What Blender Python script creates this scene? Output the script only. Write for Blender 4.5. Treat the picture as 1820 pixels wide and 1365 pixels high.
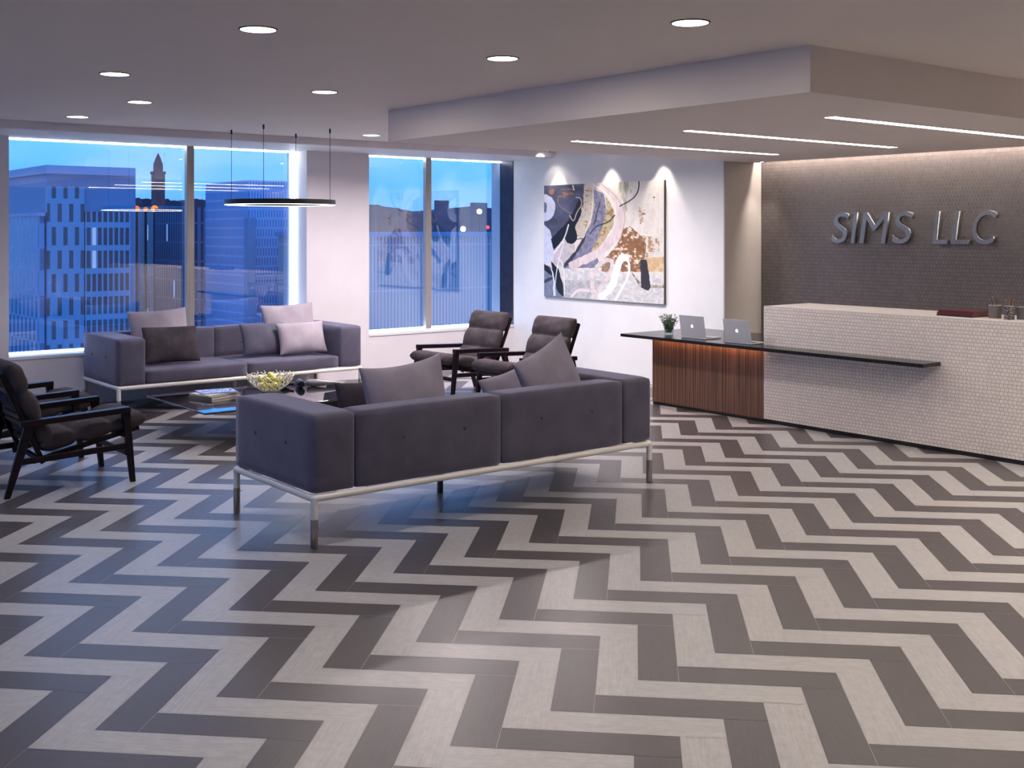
import bpy, bmesh, math, random
import numpy as np
from mathutils import Vector, Matrix
random.seed(7)
C = bpy.context.scene.collection
for o in list(bpy.data.objects): bpy.data.objects.remove(o)
sc = bpy.context.scene
PI = math.pi
# ------------------------------------------------------------------ camera
cam_d = bpy.data.cameras.new('camera'); cam = bpy.data.objects.new('camera', cam_d); C.objects.link(cam)
cam.location = (0, 0, 1.8); cam.rotation_euler = (PI/2, 0, math.radians(-38.5))
cam_d.sensor_width = 36; cam_d.lens = 2000/1820*36; cam_d.shift_y = -270.5/1820; cam_d.clip_end = 3000
sc.camera = cam
sc.view_settings.view_transform = 'Standard'; sc.view_settings.look = 'None'
sc.view_settings.gamma = 1; sc.view_settings.exposure = 0.1; sc.view_settings.use_curve_mapping = False

ZC, ZS = 2.843, 2.578           # ceiling, soffit underside
XA, XT = 9.54, 10.17            # picture wall, tiled wall
YP, YG = 11.957, 12.25          # window wall inner face, glass
YR = 8.25                       # return wall
XC = 8.48                       # reception counter front

# ------------------------------------------------------------------ world: dusk sky
def new_nodes(nt):
    nt.nodes.clear(); return nt.nodes, nt.links
w = bpy.data.worlds.new('dusk_sky'); sc.world = w; w.use_nodes = True
N, L = new_nodes(w.node_tree)
tc = N.new('ShaderNodeTexCoord'); sep = N.new('ShaderNodeSeparateXYZ'); L.new(tc.outputs['Generated'], sep.inputs[0])
rp = N.new('ShaderNodeValToRGB'); L.new(sep.outputs['Z'], rp.inputs[0])
e = rp.color_ramp.elements
e[0].position = 0.0; e[0].color = (.09, .24, .60, 1)
e[1].position = 0.6; e[1].color = (.07, .24, .75, 1)
x = e.new(.02); x.color = (.06, .29, .80, 1)
x = e.new(.075); x.color = (.085, .37, .86, 1)
x = e.new(.2); x.color = (.06, .31, .86, 1)
mp = N.new('ShaderNodeMapping'); mp.inputs['Scale'].default_value = (3, 3, 9); L.new(tc.outputs['Generated'], mp.inputs[0])
nz = N.new('ShaderNodeTexNoise'); nz.inputs['Scale'].default_value = 2.2; nz.inputs['Detail'].default_value = 4; L.new(mp.outputs[0], nz.inputs[0])
cr = N.new('ShaderNodeValToRGB'); L.new(nz.outputs[0], cr.inputs[0])
cr.color_ramp.elements[0].position = .48; cr.color_ramp.elements[0].color = (0, 0, 0, 1)
cr.color_ramp.elements[1].position = .75; cr.color_ramp.elements[1].color = (.7, .7, .7, 1)
mx = N.new('ShaderNodeMixRGB'); L.new(cr.outputs[0], mx.inputs[0]); L.new(rp.outputs[0], mx.inputs[1]); mx.inputs[2].default_value = (.30, .46, .95, 1)
bg = N.new('ShaderNodeBackground'); L.new(mx.outputs[0], bg.inputs[0]); bg.inputs[1].default_value = 2.2
wo = N.new('ShaderNodeOutputWorld'); L.new(bg.outputs[0], wo.inputs[0])

# light levels
P_DOWN = 12.0      # each ceiling downlight, watts
P_SPOT = 40.0      # picture spots
E_STRIP = 15.0     # soffit light slots
E_LED = 17.0        # window perimeter LED
WARM = (1.0, .88, .77)

# ------------------------------------------------------------------ helpers
def link(o): C.objects.link(o); return o
def empty(name, loc=(0, 0, 0), rz=0):
    o = bpy.data.objects.new(name, None); o.empty_display_size = .1; link(o); o.location = loc; o.rotation_euler = (0, 0, rz); return o
def tag(o, label=None, cat=None, group=None, kind=None):
    if label: o['label'] = label
    if cat: o['category'] = cat
    if group: o['group'] = group
    if kind: o['kind'] = kind
    return o
def obj(name, bm, m, parent=None, smooth=False, ang=None):
    me = bpy.data.meshes.new(name); bmesh.ops.recalc_face_normals(bm, faces=bm.faces); bm.to_mesh(me); bm.free()
    for mm in (m if isinstance(m, (list, tuple)) else [m]): me.materials.append(mm)
    o = bpy.data.objects.new(name, me); link(o)
    if smooth: 
        for p in me.polygons: p.use_smooth = True
    if ang: 
        for p in me.polygons: p.use_smooth = True
        me.set_sharp_from_angle(angle=math.radians(ang))
    if parent: o.parent = parent
    return o
def struct(name, bm, m, **k): o = obj(name, bm, m, **k); o['kind'] = 'structure'; return o
def copy_tree(o, parent=None):
    c = o.copy(); C.objects.link(c)
    if parent: c.parent = parent
    for ch in list(o.children): copy_tree(ch, c)
    return c
def BM(): return bmesh.new()
def box(bm, x0, x1, y0, y1, z0, z1, bev=0, seg=3, M=None):
    r = bmesh.ops.create_cube(bm, size=1)
    vs = r['verts']
    for v in vs: v.co = Vector(((x0+x1)/2+v.co.x*(x1-x0), (y0+y1)/2+v.co.y*(y1-y0), (z0+z1)/2+v.co.z*(z1-z0)))
    if bev:
        es = list({e for v in vs for e in v.link_edges})
        rr = bmesh.ops.bevel(bm, geom=es, offset=bev, segments=seg, affect='EDGES', profile=.5)
        vs = list({v for f in rr['faces'] for v in f.verts} | {v for v in vs if v.is_valid})
    if M is not None: bmesh.ops.transform(bm, matrix=M, verts=vs)
    return vs
def quad(bm, pts):
    f = bm.faces.new([bm.verts.new(p) for p in pts]); return f
def tube(bm, pts, r, n=10, cap=True, closed=False, radii=None):
    pts = [Vector(p) for p in pts]; rings = []
    K = len(pts)
    up = None
    for i, p in enumerate(pts):
        if closed: t = (pts[(i+1) % K]-pts[(i-1) % K]).normalized()
        else: t = (pts[min(i+1, K-1)]-pts[max(i-1, 0)]).normalized()
        if up is None:
            up = Vector((0, 0, 1)) if abs(t.z) < .9 else Vector((1, 0, 0))
        a = t.cross(up).normalized(); b = a.cross(t).normalized(); up = b
        rr = radii[i] if radii else r
        rings.append([bm.verts.new(p+a*math.cos(2*PI*k/n)*rr+b*math.sin(2*PI*k/n)*rr) for k in range(n)])
    for i in range(K if closed else K-1):
        A, B = rings[i], rings[(i+1) % K]
        for k in range(n): bm.faces.new((A[k], A[(k+1) % n], B[(k+1) % n], B[k]))
    if cap and not closed:
        bm.faces.new(rings[0][::-1]); bm.faces.new(rings[-1])
def lathe(bm, prof, n=32, c=(0, 0, 0), M=None):
    rings = []
    for r, z in prof:
        if r < 1e-6: rings.append([bm.verts.new((c[0], c[1], c[2]+z))])
        else: rings.append([bm.verts.new((c[0]+r*math.cos(2*PI*k/n), c[1]+r*math.sin(2*PI*k/n), c[2]+z)) for k in range(n)])
    for A, B in zip(rings, rings[1:]):
        for k in range(n):
            a0, a1 = A[k % len(A)], A[(k+1) % len(A)]; b0, b1 = B[k % len(B)], B[(k+1) % len(B)]
            f = [v for i, v in enumerate((a0, a1, b1, b0)) if v not in (a0, a1, b1, b0)[:i]]
            if len(f) > 2: bm.faces.new(f)
    if M is not None: bmesh.ops.transform(bm, matrix=M, verts=[v for r in rings for v in r])
def taper(bm, p0, p1, a0, b0, a1, b1, bev=.004):
    """square bar from p0 to p1, half sizes (x,y) a0,b0 at p0 and a1,b1 at p1"""
    p0 = Vector(p0); p1 = Vector(p1)
    v = []
    for p, a, b in ((p0, a0, b0), (p1, a1, b1)):
        v.append([bm.verts.new(p+Vector((sx*a, sy*b, 0))) for sx, sy in ((-1, -1), (1, -1), (1, 1), (-1, 1))])
    fs = [bm.faces.new(v[0][::-1]), bm.faces.new(v[1])]
    for k in range(4): fs.append(bm.faces.new((v[0][k], v[0][(k+1) % 4], v[1][(k+1) % 4], v[1][k])))
    if bev:
        bmesh.ops.bevel(bm, geom=list({e for f in fs for e in f.edges}), offset=bev, segments=2, affect='EDGES', profile=.5)
def bar(bm, p0, p1, wid, hei, bev=.004):
    """rectangular bar along p0->p1 whose width is horizontal"""
    p0 = Vector(p0); p1 = Vector(p1); t = (p1-p0); ln = t.length; t.normalize()
    s = Vector((0, 0, 1)).cross(t)
    if s.length < 1e-4: s = Vector((0, 1, 0))
    s.normalize(); u = t.cross(s)
    M = Matrix((( t.x, s.x, u.x, (p0.x+p1.x)/2), (t.y, s.y, u.y, (p0.y+p1.y)/2), (t.z, s.z, u.z, (p0.z+p1.z)/2), (0, 0, 0, 1)))
    box(bm, -ln/2, ln/2, -wid/2, wid/2, -hei/2, hei/2, bev, 2, M)

# ------------------------------------------------------------------ materials
def srgb(r, g, b):
    f = lambda c: (c/255/12.92) if c/255 <= .04045 else ((c/255+.055)/1.055)**2.4
    return (f(r), f(g), f(b), 1)
def pmat(name, col, rough=.6, metal=0, spec=.5, **k):
    m = bpy.data.materials.new(name); m.use_nodes = True
    b = m.node_tree.nodes['Principled BSDF']
    b.inputs['Base Color'].default_value = tuple(col[:3])+(1,); b.inputs['Roughness'].default_value = rough
    b.inputs['Metallic'].default_value = metal; b.inputs['Specular IOR Level'].default_value = spec
    for kk, v in k.items(): b.inputs[kk.replace('_', ' ')].default_value = v
    return m
def mix_noise(m, c1, c2, scale=20, detail=4, rough=.6, bump=0, lo=.35, hi=.65, mapscale=(1, 1, 1), coord='Object', bscale=None, dist=.002):
    nt = m.node_tree; N = nt.nodes; L = nt.links; b = N['Principled BSDF']
    t = N.new('ShaderNodeTexCoord'); mp = N.new('ShaderNodeMapping'); mp.inputs['Scale'].default_value = mapscale
    L.new(t.outputs[coord], mp.inputs[0])
    n = N.new('ShaderNodeTexNoise'); n.inputs['Scale'].default_value = scale; n.inputs['Detail'].default_value = detail; n.inputs['Roughness'].default_value = rough
    L.new(mp.outputs[0], n.inputs[0])
    r = N.new('ShaderNodeValToRGB'); r.color_ramp.elements[0].position = lo; r.color_ramp.elements[1].position = hi
    r.color_ramp.elements[0].color = tuple(c1[:3])+(1,); r.color_ramp.elements[1].color = tuple(c2[:3])+(1,)
    L.new(n.outputs[0], r.inputs[0]); L.new(r.outputs[0], b.inputs['Base Color'])
    if bump:
        n2 = N.new('ShaderNodeTexNoise'); n2.inputs['Scale'].default_value = bscale or scale*6; n2.inputs['Detail'].default_value = 2
        L.new(mp.outputs[0], n2.inputs[0])
        bp = N.new('ShaderNodeBump'); bp.inputs['Strength'].default_value = bump; bp.inputs['Distance'].default_value = dist
        L.new(n2.outputs[0], bp.inputs['Height']); L.new(bp.outputs[0], b.inputs['Normal'])
    return m
def nmat(name, c1, c2, rough=.6, metal=0, spec=.5, **k):
    return mix_noise(pmat(name, c1, rough, metal, spec), c1, c2, **k)
def emat(name, col, s):
    m = bpy.data.materials.new(name); m.use_nodes = True; N, L = new_nodes(m.node_tree)
    e = N.new('ShaderNodeEmission'); e.inputs[0].default_value = tuple(col[:3])+(1,); e.inputs[1].default_value = s
    o = N.new('ShaderNodeOutputMaterial'); L.new(e.outputs[0], o.inputs[0]); return m
class G:
    """tiny math-node builder"""
    def __init__(s, nt): s.N = nt.nodes; s.L = nt.links
    def m(s, op, a, b=None, c=None):
        n = s.N.new('ShaderNodeMath'); n.operation = op
        for i, v in enumerate((a, b, c)):
            if v is None: continue
            if isinstance(v, (int, float)): n.inputs[i].default_value = v
            else: s.L.new(v, n.inputs[i])
        return n.outputs[0]
    def band(s, v, a, b): return s.m('MULTIPLY', s.m('GREATER_THAN', v, a), s.m('LESS_THAN', v, b))

plaster = nmat('warm_white_plaster', (.74, .69, .72), (.77, .72, .75), .75, scale=3, bump=.05, bscale=300)
plaster_pic = nmat('white_plaster', (.80, .80, .80), (.84, .84, .84), .7, scale=3, bump=.05, bscale=300)
ceil_m = nmat('ceiling_paint', (.82, .75, .72), (.84, .77, .74), .8, scale=2, bump=.03, bscale=300)
white_m = pmat('white_reveal', (.82, .83, .86), .5)
dark_metal = nmat('dark_bronze_metal', (.035, .03, .045), (.05, .045, .06), .35, .6, scale=8)
tan_metal = nmat('brushed_bronze', (.36, .32, .29), (.42, .38, .34), .4, .4, scale=60, mapscale=(1, 1, .02))

def floor_mat(name, c1, c2, grout):
    m = pmat(name, c1, .38); nt = m.node_tree; N = nt.nodes; L = nt.links; b = N['Principled BSDF']; g = G(nt)
    uv = N.new('ShaderNodeUVMap'); uv.uv_map = 'plank'
    mp = N.new('ShaderNodeMapping'); mp.inputs['Scale'].default_value = (3, 60, 1); L.new(uv.outputs[0], mp.inputs[0])
    n1 = N.new('ShaderNodeTexNoise'); n1.inputs['Scale'].default_value = 1.6; n1.inputs['Detail'].default_value = 6; n1.inputs['Roughness'].default_value = .7; L.new(mp.outputs[0], n1.inputs[0])
    mp2 = N.new('ShaderNodeMapping'); mp2.inputs['Scale'].default_value = (14, 20, 1); L.new(uv.outputs[0], mp2.inputs[0])
    n2 = N.new('ShaderNodeTexNoise'); n2.inputs['Scale'].default_value = 1.2; n2.inputs['Detail'].default_value = 8; n2.inputs['Roughness'].default_value = .75; L.new(mp2.outputs[0], n2.inputs[0])
    f = g.m('ADD', g.m('MULTIPLY', n1.outputs[0], .45), g.m('MULTIPLY', n2.outputs[0], .55))
    r = N.new('ShaderNodeValToRGB'); r.color_ramp.elements[0].position = .36; r.color_ramp.elements[1].position = .64
    r.color_ramp.elements[0].color = tuple(c1)+(1,); r.color_ramp.elements[1].color = tuple(c2)+(1,); L.new(f, r.inputs[0])
    # pits
    mp3 = N.new('ShaderNodeMapping'); mp3.inputs['Scale'].default_value = (60, 130, 1); L.new(uv.outputs[0], mp3.inputs[0])
    n3 = N.new('ShaderNodeTexNoise'); n3.inputs['Scale'].default_value = 1.0; n3.inputs['Detail'].default_value = 2; L.new(mp3.outputs[0], n3.inputs[0])
    pit = g.m('GREATER_THAN', n3.outputs[0], .72)
    mx = N.new('ShaderNodeMixRGB'); mx.blend_type = 'MULTIPLY'; L.new(pit, mx.inputs[0]); L.new(r.outputs[0], mx.inputs[1]); mx.inputs[2].default_value = (.62, .6, .6, 1)
    L.new(mx.outputs[0], b.inputs['Base Color'])
    rr = g.m('ADD', g.m('MULTIPLY', n2.outputs[0], .25), .21); L.new(rr, b.inputs['Roughness'])
    bp = N.new('ShaderNodeBump'); bp.inputs['Strength'].default_value = .12; bp.inputs['Distance'].default_value = .001; L.new(f, bp.inputs['Height']); L.new(bp.outputs[0], b.inputs['Normal'])
    return m
fl_dark = floor_mat('charcoal_plank', (.055, .046, .048), (.092, .079, .082), 0)
fl_light = floor_mat('pale_grey_plank', (.31, .297, .295), (.47, .455, .45), 0)
grout = pmat('pale_grout', (.42, .40, .39), .8)

def tile_mat(name, c1, c2, mortar, axis='Y', bw=.0345, bh=.0305, rough=.35, metal=0):
    m = pmat(name, c1, rough, metal); nt = m.node_tree; N = nt.nodes; L = nt.links; b = N['Principled BSDF']
    t = N.new('ShaderNodeTexCoord'); s = N.new('ShaderNodeSeparateXYZ'); cb = N.new('ShaderNodeCombineXYZ'); L.new(t.outputs['Object'], s.inputs[0])
    g = G(nt)
    row = g.m('FLOOR', g.m('DIVIDE', s.outputs['Z'], bh))
    wn = N.new('ShaderNodeTexWhiteNoise'); wn.noise_dimensions = '1D'; L.new(row, wn.inputs['W'])
    a = g.m('ADD', s.outputs[axis], g.m('MULTIPLY', wn.outputs[0], bw*.35))
    L.new(a, cb.inputs[0]); L.new(s.outputs['Z'], cb.inputs[1])
    br = N.new('ShaderNodeTexBrick'); L.new(cb.outputs[0], br.inputs[0]); br.offset = .5
    br.inputs['Scale'].default_value = 1; br.inputs['Brick Width'].default_value = bw; br.inputs['Row Height'].default_value = bh
    br.inputs['Mortar Size'].default_value = .0016; br.inputs['Mortar Smooth'].default_value = .25; br.inputs['Bias'].default_value = 0
    br.inputs['Color1'].default_value = tuple(c1)+(1,); br.inputs['Color2'].default_value = tuple(c2)+(1,); br.inputs['Mortar'].default_value = tuple(mortar)+(1,)
    L.new(br.outputs['Color'], b.inputs['Base Color'])
    bp = N.new('ShaderNodeBump'); bp.inputs['Strength'].default_value = .6; bp.inputs['Distance'].default_value = .004; bp.invert = True
    L.new(br.outputs['Fac'], bp.inputs['Height']); L.new(bp.outputs[0], b.inputs['Normal'])
    return m
tile_white = tile_mat('cream_mosaic_tile', (.80, .72, .665), (.88, .80, .745), (.34, .27, .25))
tile_grey = tile_mat('taupe_mosaic_tile', (.15, .130, .127), (.185, .16, .155), (.045, .038, .04), bw=.035, bh=.038)

def wood_mat():
    m = pmat('walnut_veneer', (.2, .08, .04), .38); nt = m.node_tree; N = nt.nodes; L = nt.links; b = N['Principled BSDF']
    t = N.new('ShaderNodeTexCoord'); mp = N.new('ShaderNodeMapping'); mp.inputs['Scale'].default_value = (8, 55, .5); L.new(t.outputs['Object'], mp.inputs[0])
    n = N.new('ShaderNodeTexNoise'); n.inputs['Scale'].default_value = 1; n.inputs['Detail'].default_value = 5; n.inputs['Roughness'].default_value = .65; L.new(mp.outputs[0], n.inputs[0])
    r = N.new('ShaderNodeValToRGB'); L.new(n.outputs[0], r.inputs[0]); e = r.color_ramp.elements
    e[0].position = .32; e[0].color = (.035, .014, .010, 1); e[1].position = .7; e[1].color = (.35, .20, .115, 1)
    x = e.new(.46); x.color = (.11, .052, .035, 1); x = e.new(.56); x.color = (.20, .10, .06, 1)
    L.new(r.outputs[0], b.inputs['Base Color']); return m
walnut = wood_mat()
black_stone = nmat('black_laminate', (.010, .010, .012), (.016, .016, .018), .22, scale=40)
kick_m = pmat('black_kickplate', (.008, .008, .009), .4)
fabric = nmat('lavender_grey_wool', (.092, .086, .124), (.115, .107, .152), .9, spec=.2, scale=6, bump=.35, bscale=260, dist=.0015)
for q_ in (fabric,):
    b_ = q_.node_tree.nodes['Principled BSDF']; b_.inputs['Sheen Weight'].default_value = .45; b_.inputs['Sheen Roughness'].default_value = .4; b_.inputs['Sheen Tint'].default_value = (.85, .82, 1, 1)
fabric_dk = nmat('dark_plum_velvet', (.050, .040, .050), (.075, .062, .075), .85, spec=.25, scale=9, bump=.3, bscale=200)
fabric_lt = nmat('pale_lilac_linen', (.36, .31, .36), (.42, .37, .42), .9, spec=.2, scale=6, bump=.35, bscale=240)
fabric_md = nmat('mauve_grey_linen', (.265, .24, .305), (.32, .29, .365), .9, spec=.2, scale=6, bump=.35, bscale=240)
ch_fab = nmat('charcoal_velvet', (.042, .034, .038), (.068, .056, .062), .9, spec=.15, scale=8, bump=.3, bscale=180)
ch_wood = nmat('ebonised_wood', (.006, .003, .005), (.012, .007, .010), .34, spec=.25, scale=5, mapscale=(1, 12, 12))
white_lac = pmat('white_lacquered_steel', (.78, .75, .70), .3)
chrome = pmat('brushed_steel', (.42, .38, .36), .3, .9)
dimple_m = pmat('darkened_dimple', (.06, .05, .07), .9)  # button fabric darkened to stand in for shade in the dimples
blk_glass = pmat('black_table_glass', (.006, .006, .008), .03, 0, .9, Coat_Weight=1.0, Coat_Roughness=.02)
silver = nmat('anodised_silver', (.52, .52, .54), (.56, .56, .58), .5, .1, scale=300)
sign_m = nmat('brushed_sign_steel', (.30, .30, .31), (.36, .36, .37), .36, .85, scale=120, mapscale=(1, 1, .05))
blackmat = pmat('matt_black', (.006, .006, .007), .45)
def two_sided(N, L, fr, ior):
    ge = N.new('ShaderNodeNewGeometry'); m = N.new('ShaderNodeMath'); m.operation = 'MULTIPLY_ADD'
    L.new(ge.outputs['Backfacing'], m.inputs[0]); m.inputs[1].default_value = 1/ior-ior; m.inputs[2].default_value = ior
    L.new(m.outputs[0], fr.inputs[0])
glass = bpy.data.materials.new('window_glass'); glass.use_nodes = True
N, L = new_nodes(glass.node_tree)
tr = N.new('ShaderNodeBsdfTransparent'); tr.inputs[0].default_value = (.93, .96, 1, 1); gl = N.new('ShaderNodeBsdfGlossy'); gl.inputs['Roughness'].default_value = 0.0; gl.inputs[0].default_value = (1, 1, 1, 1)
fr = N.new('ShaderNodeFresnel'); two_sided(N, L, fr, 2.35)
ms = N.new('ShaderNodeMixShader'); L.new(fr.outputs[0], ms.inputs[0]); L.new(tr.outputs[0], ms.inputs[1]); L.new(gl.outputs[0], ms.inputs[2])
oo = N.new('ShaderNodeOutputMaterial'); L.new(ms.outputs[0], oo.inputs[0])
clear = bpy.data.materials.new('clear_glass'); clear.use_nodes = True
N, L = new_nodes(clear.node_tree)
tr = N.new('ShaderNodeBsdfTransparent'); tr.inputs[0].default_value = (.88, .92, .92, 1); gl = N.new('ShaderNodeBsdfGlossy'); gl.inputs['Roughness'].default_value = 0.02
fr = N.new('ShaderNodeFresnel'); two_sided(N, L, fr, 1.45)
ms = N.new('ShaderNodeMixShader'); L.new(fr.outputs[0], ms.inputs[0]); L.new(tr.outputs[0], ms.inputs[1]); L.new(gl.outputs[0], ms.inputs[2])
oo = N.new('ShaderNodeOutputMaterial'); L.new(ms.outputs[0], oo.inputs[0])

lamp_m = emat('lamp_diffuser', (1, .93, .84), 9)
strip_m = emat('light_slot_diffuser', (1, .90, .80), E_STRIP)
led_j = emat('cool_jamb_strip', (.80, .90, 1), 4.5)
led_m = emat('cool_led_strip', (.80, .90, 1), E_LED)

# ------------------------------------------------------------------ floor (herringbone planks)
FX, FY = math.cos(math.radians(51.5)), math.sin(math.radians(51.5))
def sd2w(s, d): return (FX*d+FY*s, FY*d-FX*s)
OX, OY, CC, SS, RR = -.6045767, 4.7909662, .162853, -.01799464, 3.9125
def lat(X, Y): return sd2w(OX+CC*X-SS*Y, OY+SS*X+CC*Y)
X0R, X1R, Y0R, Y1R = -3.5, XT, -3.0, YP
def clip(poly):
    for ax, lim, sg in ((0, X0R, 1), (0, X1R, -1), (1, Y0R, 1), (1, Y1R, -1)):
        out = []
        for i in range(len(poly)):
            a, b = poly[i-1], poly[i]
            da, db = sg*(a[ax]-lim), sg*(b[ax]-lim)
            if (da >= 0) != (db >= 0):
                t = da/(da-db); out.append(tuple(a[k]+(b[k]-a[k])*t for k in range(4)))
            if db >= 0: out.append(b)
        poly = out
        if not poly: return []
    return poly
bm = BM(); uvl = bm.loops.layers.uv.new('plank')
gp = .0011/.1638
for j in range(-70, 110):
    for m in range(-22, 26):
        x0, y0 = j+m*RR, j-m*RR
        for k, (ax, bx_, ay, by) in enumerate(((0, RR, -1, 0), (RR-1, RR, -1-RR, -1))):
            c4 = [(x0+ax+gp, y0+ay+gp), (x0+bx_-gp, y0+ay+gp), (x0+bx_-gp, y0+by-gp), (x0+ax+gp, y0+by-gp)]
            cx, cy = lat((c4[0][0]+c4[2][0])/2, (c4[0][1]+c4[2][1])/2)
            if not (X0R-1 < cx < X1R+1 and Y0R-1 < cy < Y1R+1): continue
            ou, ov = random.random()*50, random.random()*50
            poly = []
            for (X, Y) in c4:
                wx, wy = lat(X, Y); a, b = (X-x0)*.164, (Y-y0)*.164
                if k: a, b = b, a
                poly.append((wx, wy, a+ou, b+ov))
            poly = clip(poly)
            if len(poly) < 3: continue
            f = bm.faces.new([bm.verts.new((p[0], p[1], 0)) for p in poly])
            f.material_index = (j % 2)
            for lp, p in zip(f.loops, poly): lp[uvl].uv = (p[2], p[3])
for f in bm.faces:
    if f.normal.z < 0: f.normal_flip()
g0 = len(bm.faces)
me = bpy.data.meshes.new('floor')
f = quad(bm, [(X0R, Y0R, -.0012), (X1R, Y0R, -.0012), (X1R, Y1R, -.0012), (X0R, Y1R, -.0012)]); f.material_index = 2
bm.to_mesh(me); bm.free()
for mm in (fl_dark, fl_light, grout): me.materials.append(mm)
fo = bpy.data.objects.new('floor', me); link(fo); fo['kind'] = 'structure'
fo['label'] = 'herringbone floor of charcoal and pale grey stone planks in zigzag stripes'

# ------------------------------------------------------------------ room shell
bm = BM()   # ceiling
box(bm, X0R, XT+.5, Y0R, 11.11, ZC, ZC+.1); struct('ceiling', bm, ceil_m)
bm = BM()   # bulkhead over the windows
box(bm, X0R, XA, 11.11, YG+.25, 2.768, ZC+.1); struct('ceiling_bulkhead', bm, plaster)
bm = BM()   # dropped soffit over the reception, open slot along the tiled wall
box(bm, 5.2, XT-.13, 3.87, YR, ZS, ZC)
struct('ceiling_soffit', bm, ceil_m)
ZH, ZSL = 2.768, .54
bm = BM()   # window wall
box(bm, X0R, 3.073, YP, YG+.2, 0, ZH); box(bm, 3.073, 6.4, YP, YG+.2, 0, ZSL-.03); box(bm, 6.4, 7.259, YP, YG+.2, 0, ZH); box(bm, 7.259, XA, YP, YG+.2, 0, ZSL-.03)
struct('wall_window', bm, plaster)
bm = BM(); box(bm, XA, XT+.4, YR, YG+.2, 0, ZC+.1); struct('wall_picture', bm, plaster_pic)
bm = BM(); box(bm, XT, XT+.2, Y0R, YR, 0, ZC+.1); struct('wall_tiled', bm, tile_grey)
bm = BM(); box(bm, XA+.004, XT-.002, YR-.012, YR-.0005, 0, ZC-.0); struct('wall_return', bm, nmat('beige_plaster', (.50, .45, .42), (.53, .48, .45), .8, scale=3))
bm = BM(); box(bm, X0R, XT+.2, Y0R-.2, Y0R, 0, ZC+.1); struct('wall_back', bm, plaster)
bm = BM()   # unseen left wall, opened as a long window to let blue light in
for y0, y1 in ((Y0R, 3.0), (10.6, YP)): box(bm, X0R-.2, X0R, y0, y1, 0, ZC+.1)
box(bm, X0R-.2, X0R, 3.0, 10.6, 0, .5); struct('wall_left', bm, plaster)

bm = BM(); box(bm, X0R, XA-.001, 11.125, YG, ZH-.004, ZH-.0005); struct('brightening_lining', bm, white_m)  # paler lining added so the bulkhead underside looks lit by the head strips
def window(name, x0, x1, mull, jamb_led):
    t = empty(name, ((x0+x1)/2, YG, ZSL)); t['kind'] = 'structure'
    cx, cz = (x0+x1)/2, ZSL
    def P(nm, bm, m, **k):
        bmesh.ops.translate(bm, verts=bm.verts, vec=(-cx, -YG, -cz)); return obj(nm, bm, m, t, **k)
    bm = BM(); box(bm, x0, x1, YG, YG+.012, ZSL, ZH); P('pane', bm, glass)
    bm = BM(); box(bm, x0, x1, YP-.012, YG+.0, ZSL-.03, ZSL, .003); P('sill', bm, white_m)
    for mxx in mull:
        bm = BM(); box(bm, mxx-.043, mxx+.043, YG-.07, YG-.001, ZSL+.001, ZH-.001, .004); P('mullion', bm, tan_metal)
    bm = BM(); box(bm, x0+.002, x1-.002, YG-.035, YG-.004, ZH-.018, ZH-.001); P('head_light_strip', bm, led_m)
    bm = BM(); box(bm, x0+.002, x1-.002, YG-.03, YG-.004, ZSL+.001, ZSL+.016); P('sill_light_strip', bm, led_m)
    if jamb_led:
        bm = BM(); box(bm, x1-.058, x1-.002, YG-.03, YG-.004, ZSL+.02, ZH-.024); P('jamb_light_strip', bm, led_j)
    else:
        bm = BM(); box(bm, x1-.012, x1-.001, YP+.004, YG-.002, ZSL+.001, ZH-.001); P('jamb_lining', bm, dark_metal)
    return t
window('window_1', 3.073, 6.4, [5.06], True)
window('window_2', 7.259, XA, [8.30], False)
# unseen side window, added to bring blue sky light in from the left
for i, (y0, y1) in enumerate(((3.0, 10.6),)):
    t = empty('window_%d' % (i+3), (X0R-.1, (y0+y1)/2, .5)); t['kind'] = 'structure'
    bm = BM(); box(bm, -.006, .006, -(y1-y0)/2, (y1-y0)/2, 0, ZC-.5); obj('pane', bm, glass, t)
    for q in range(4):
        yy = -(y1-y0)/2+(y1-y0)*q/3
        bm = BM(); box(bm, -.06, .06, max(yy-.03, -(y1-y0)/2), min(yy+.03, (y1-y0)/2), 0, ZC-.5); obj('mullion', bm, tan_metal, t)

# ------------------------------------------------------------------ ceiling lights
def area(name, loc, rot, size, power, col=WARM, shape='DISK', sy=None, spread=None):
    l = bpy.data.lights.new(name, 'AREA'); l.shape = shape; l.size = size; l.energy = power; l.color = col
    if sy: l.size_y = sy
    if spread: l.spread = math.radians(spread)
    o = bpy.data.objects.new(name, l); link(o); o.location = loc; o.rotation_euler = rot; return o
def downlight_proto():
    t = empty('ceiling_downlight', (0, 0, ZC))
    bm = BM(); lathe(bm, [(.091, -.001), (.091, -.006), (.098, -.006), (.100, -.001), (.091, -.001)], 40); obj('trim_ring', bm, blackmat, t, smooth=False)
    bm = BM(); lathe(bm, [(0, -.005), (.0905, -.005), (.0905, -.0005)], 40); obj('diffuser', bm, lamp_m, t)
    return t
spots = [
 (2.58, 5.34, 'ceiling downlight second from the left along the front, above the zigzag floor'),
 (4.18, 3.83, 'ceiling downlight nearest the camera, left of the reception soffit corner'),
 (4.16, 5.32, 'ceiling downlight beside the long soffit edge, midway along it'),
 (2.57, 7.44, 'large left ceiling downlight nearest the left frame edge'),
 (4.12, 7.42, 'ceiling downlight left of the far soffit corner'),
 (3.28, 8.92, 'ceiling downlight between the left lamp and the window bulkhead'),
 (3.26, 10.41, 'farthest left ceiling downlight, close to the window bulkhead'),
 (6.36, 10.43, 'ceiling downlight half hidden behind the far soffit corner')]
pr = downlight_proto()
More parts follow.
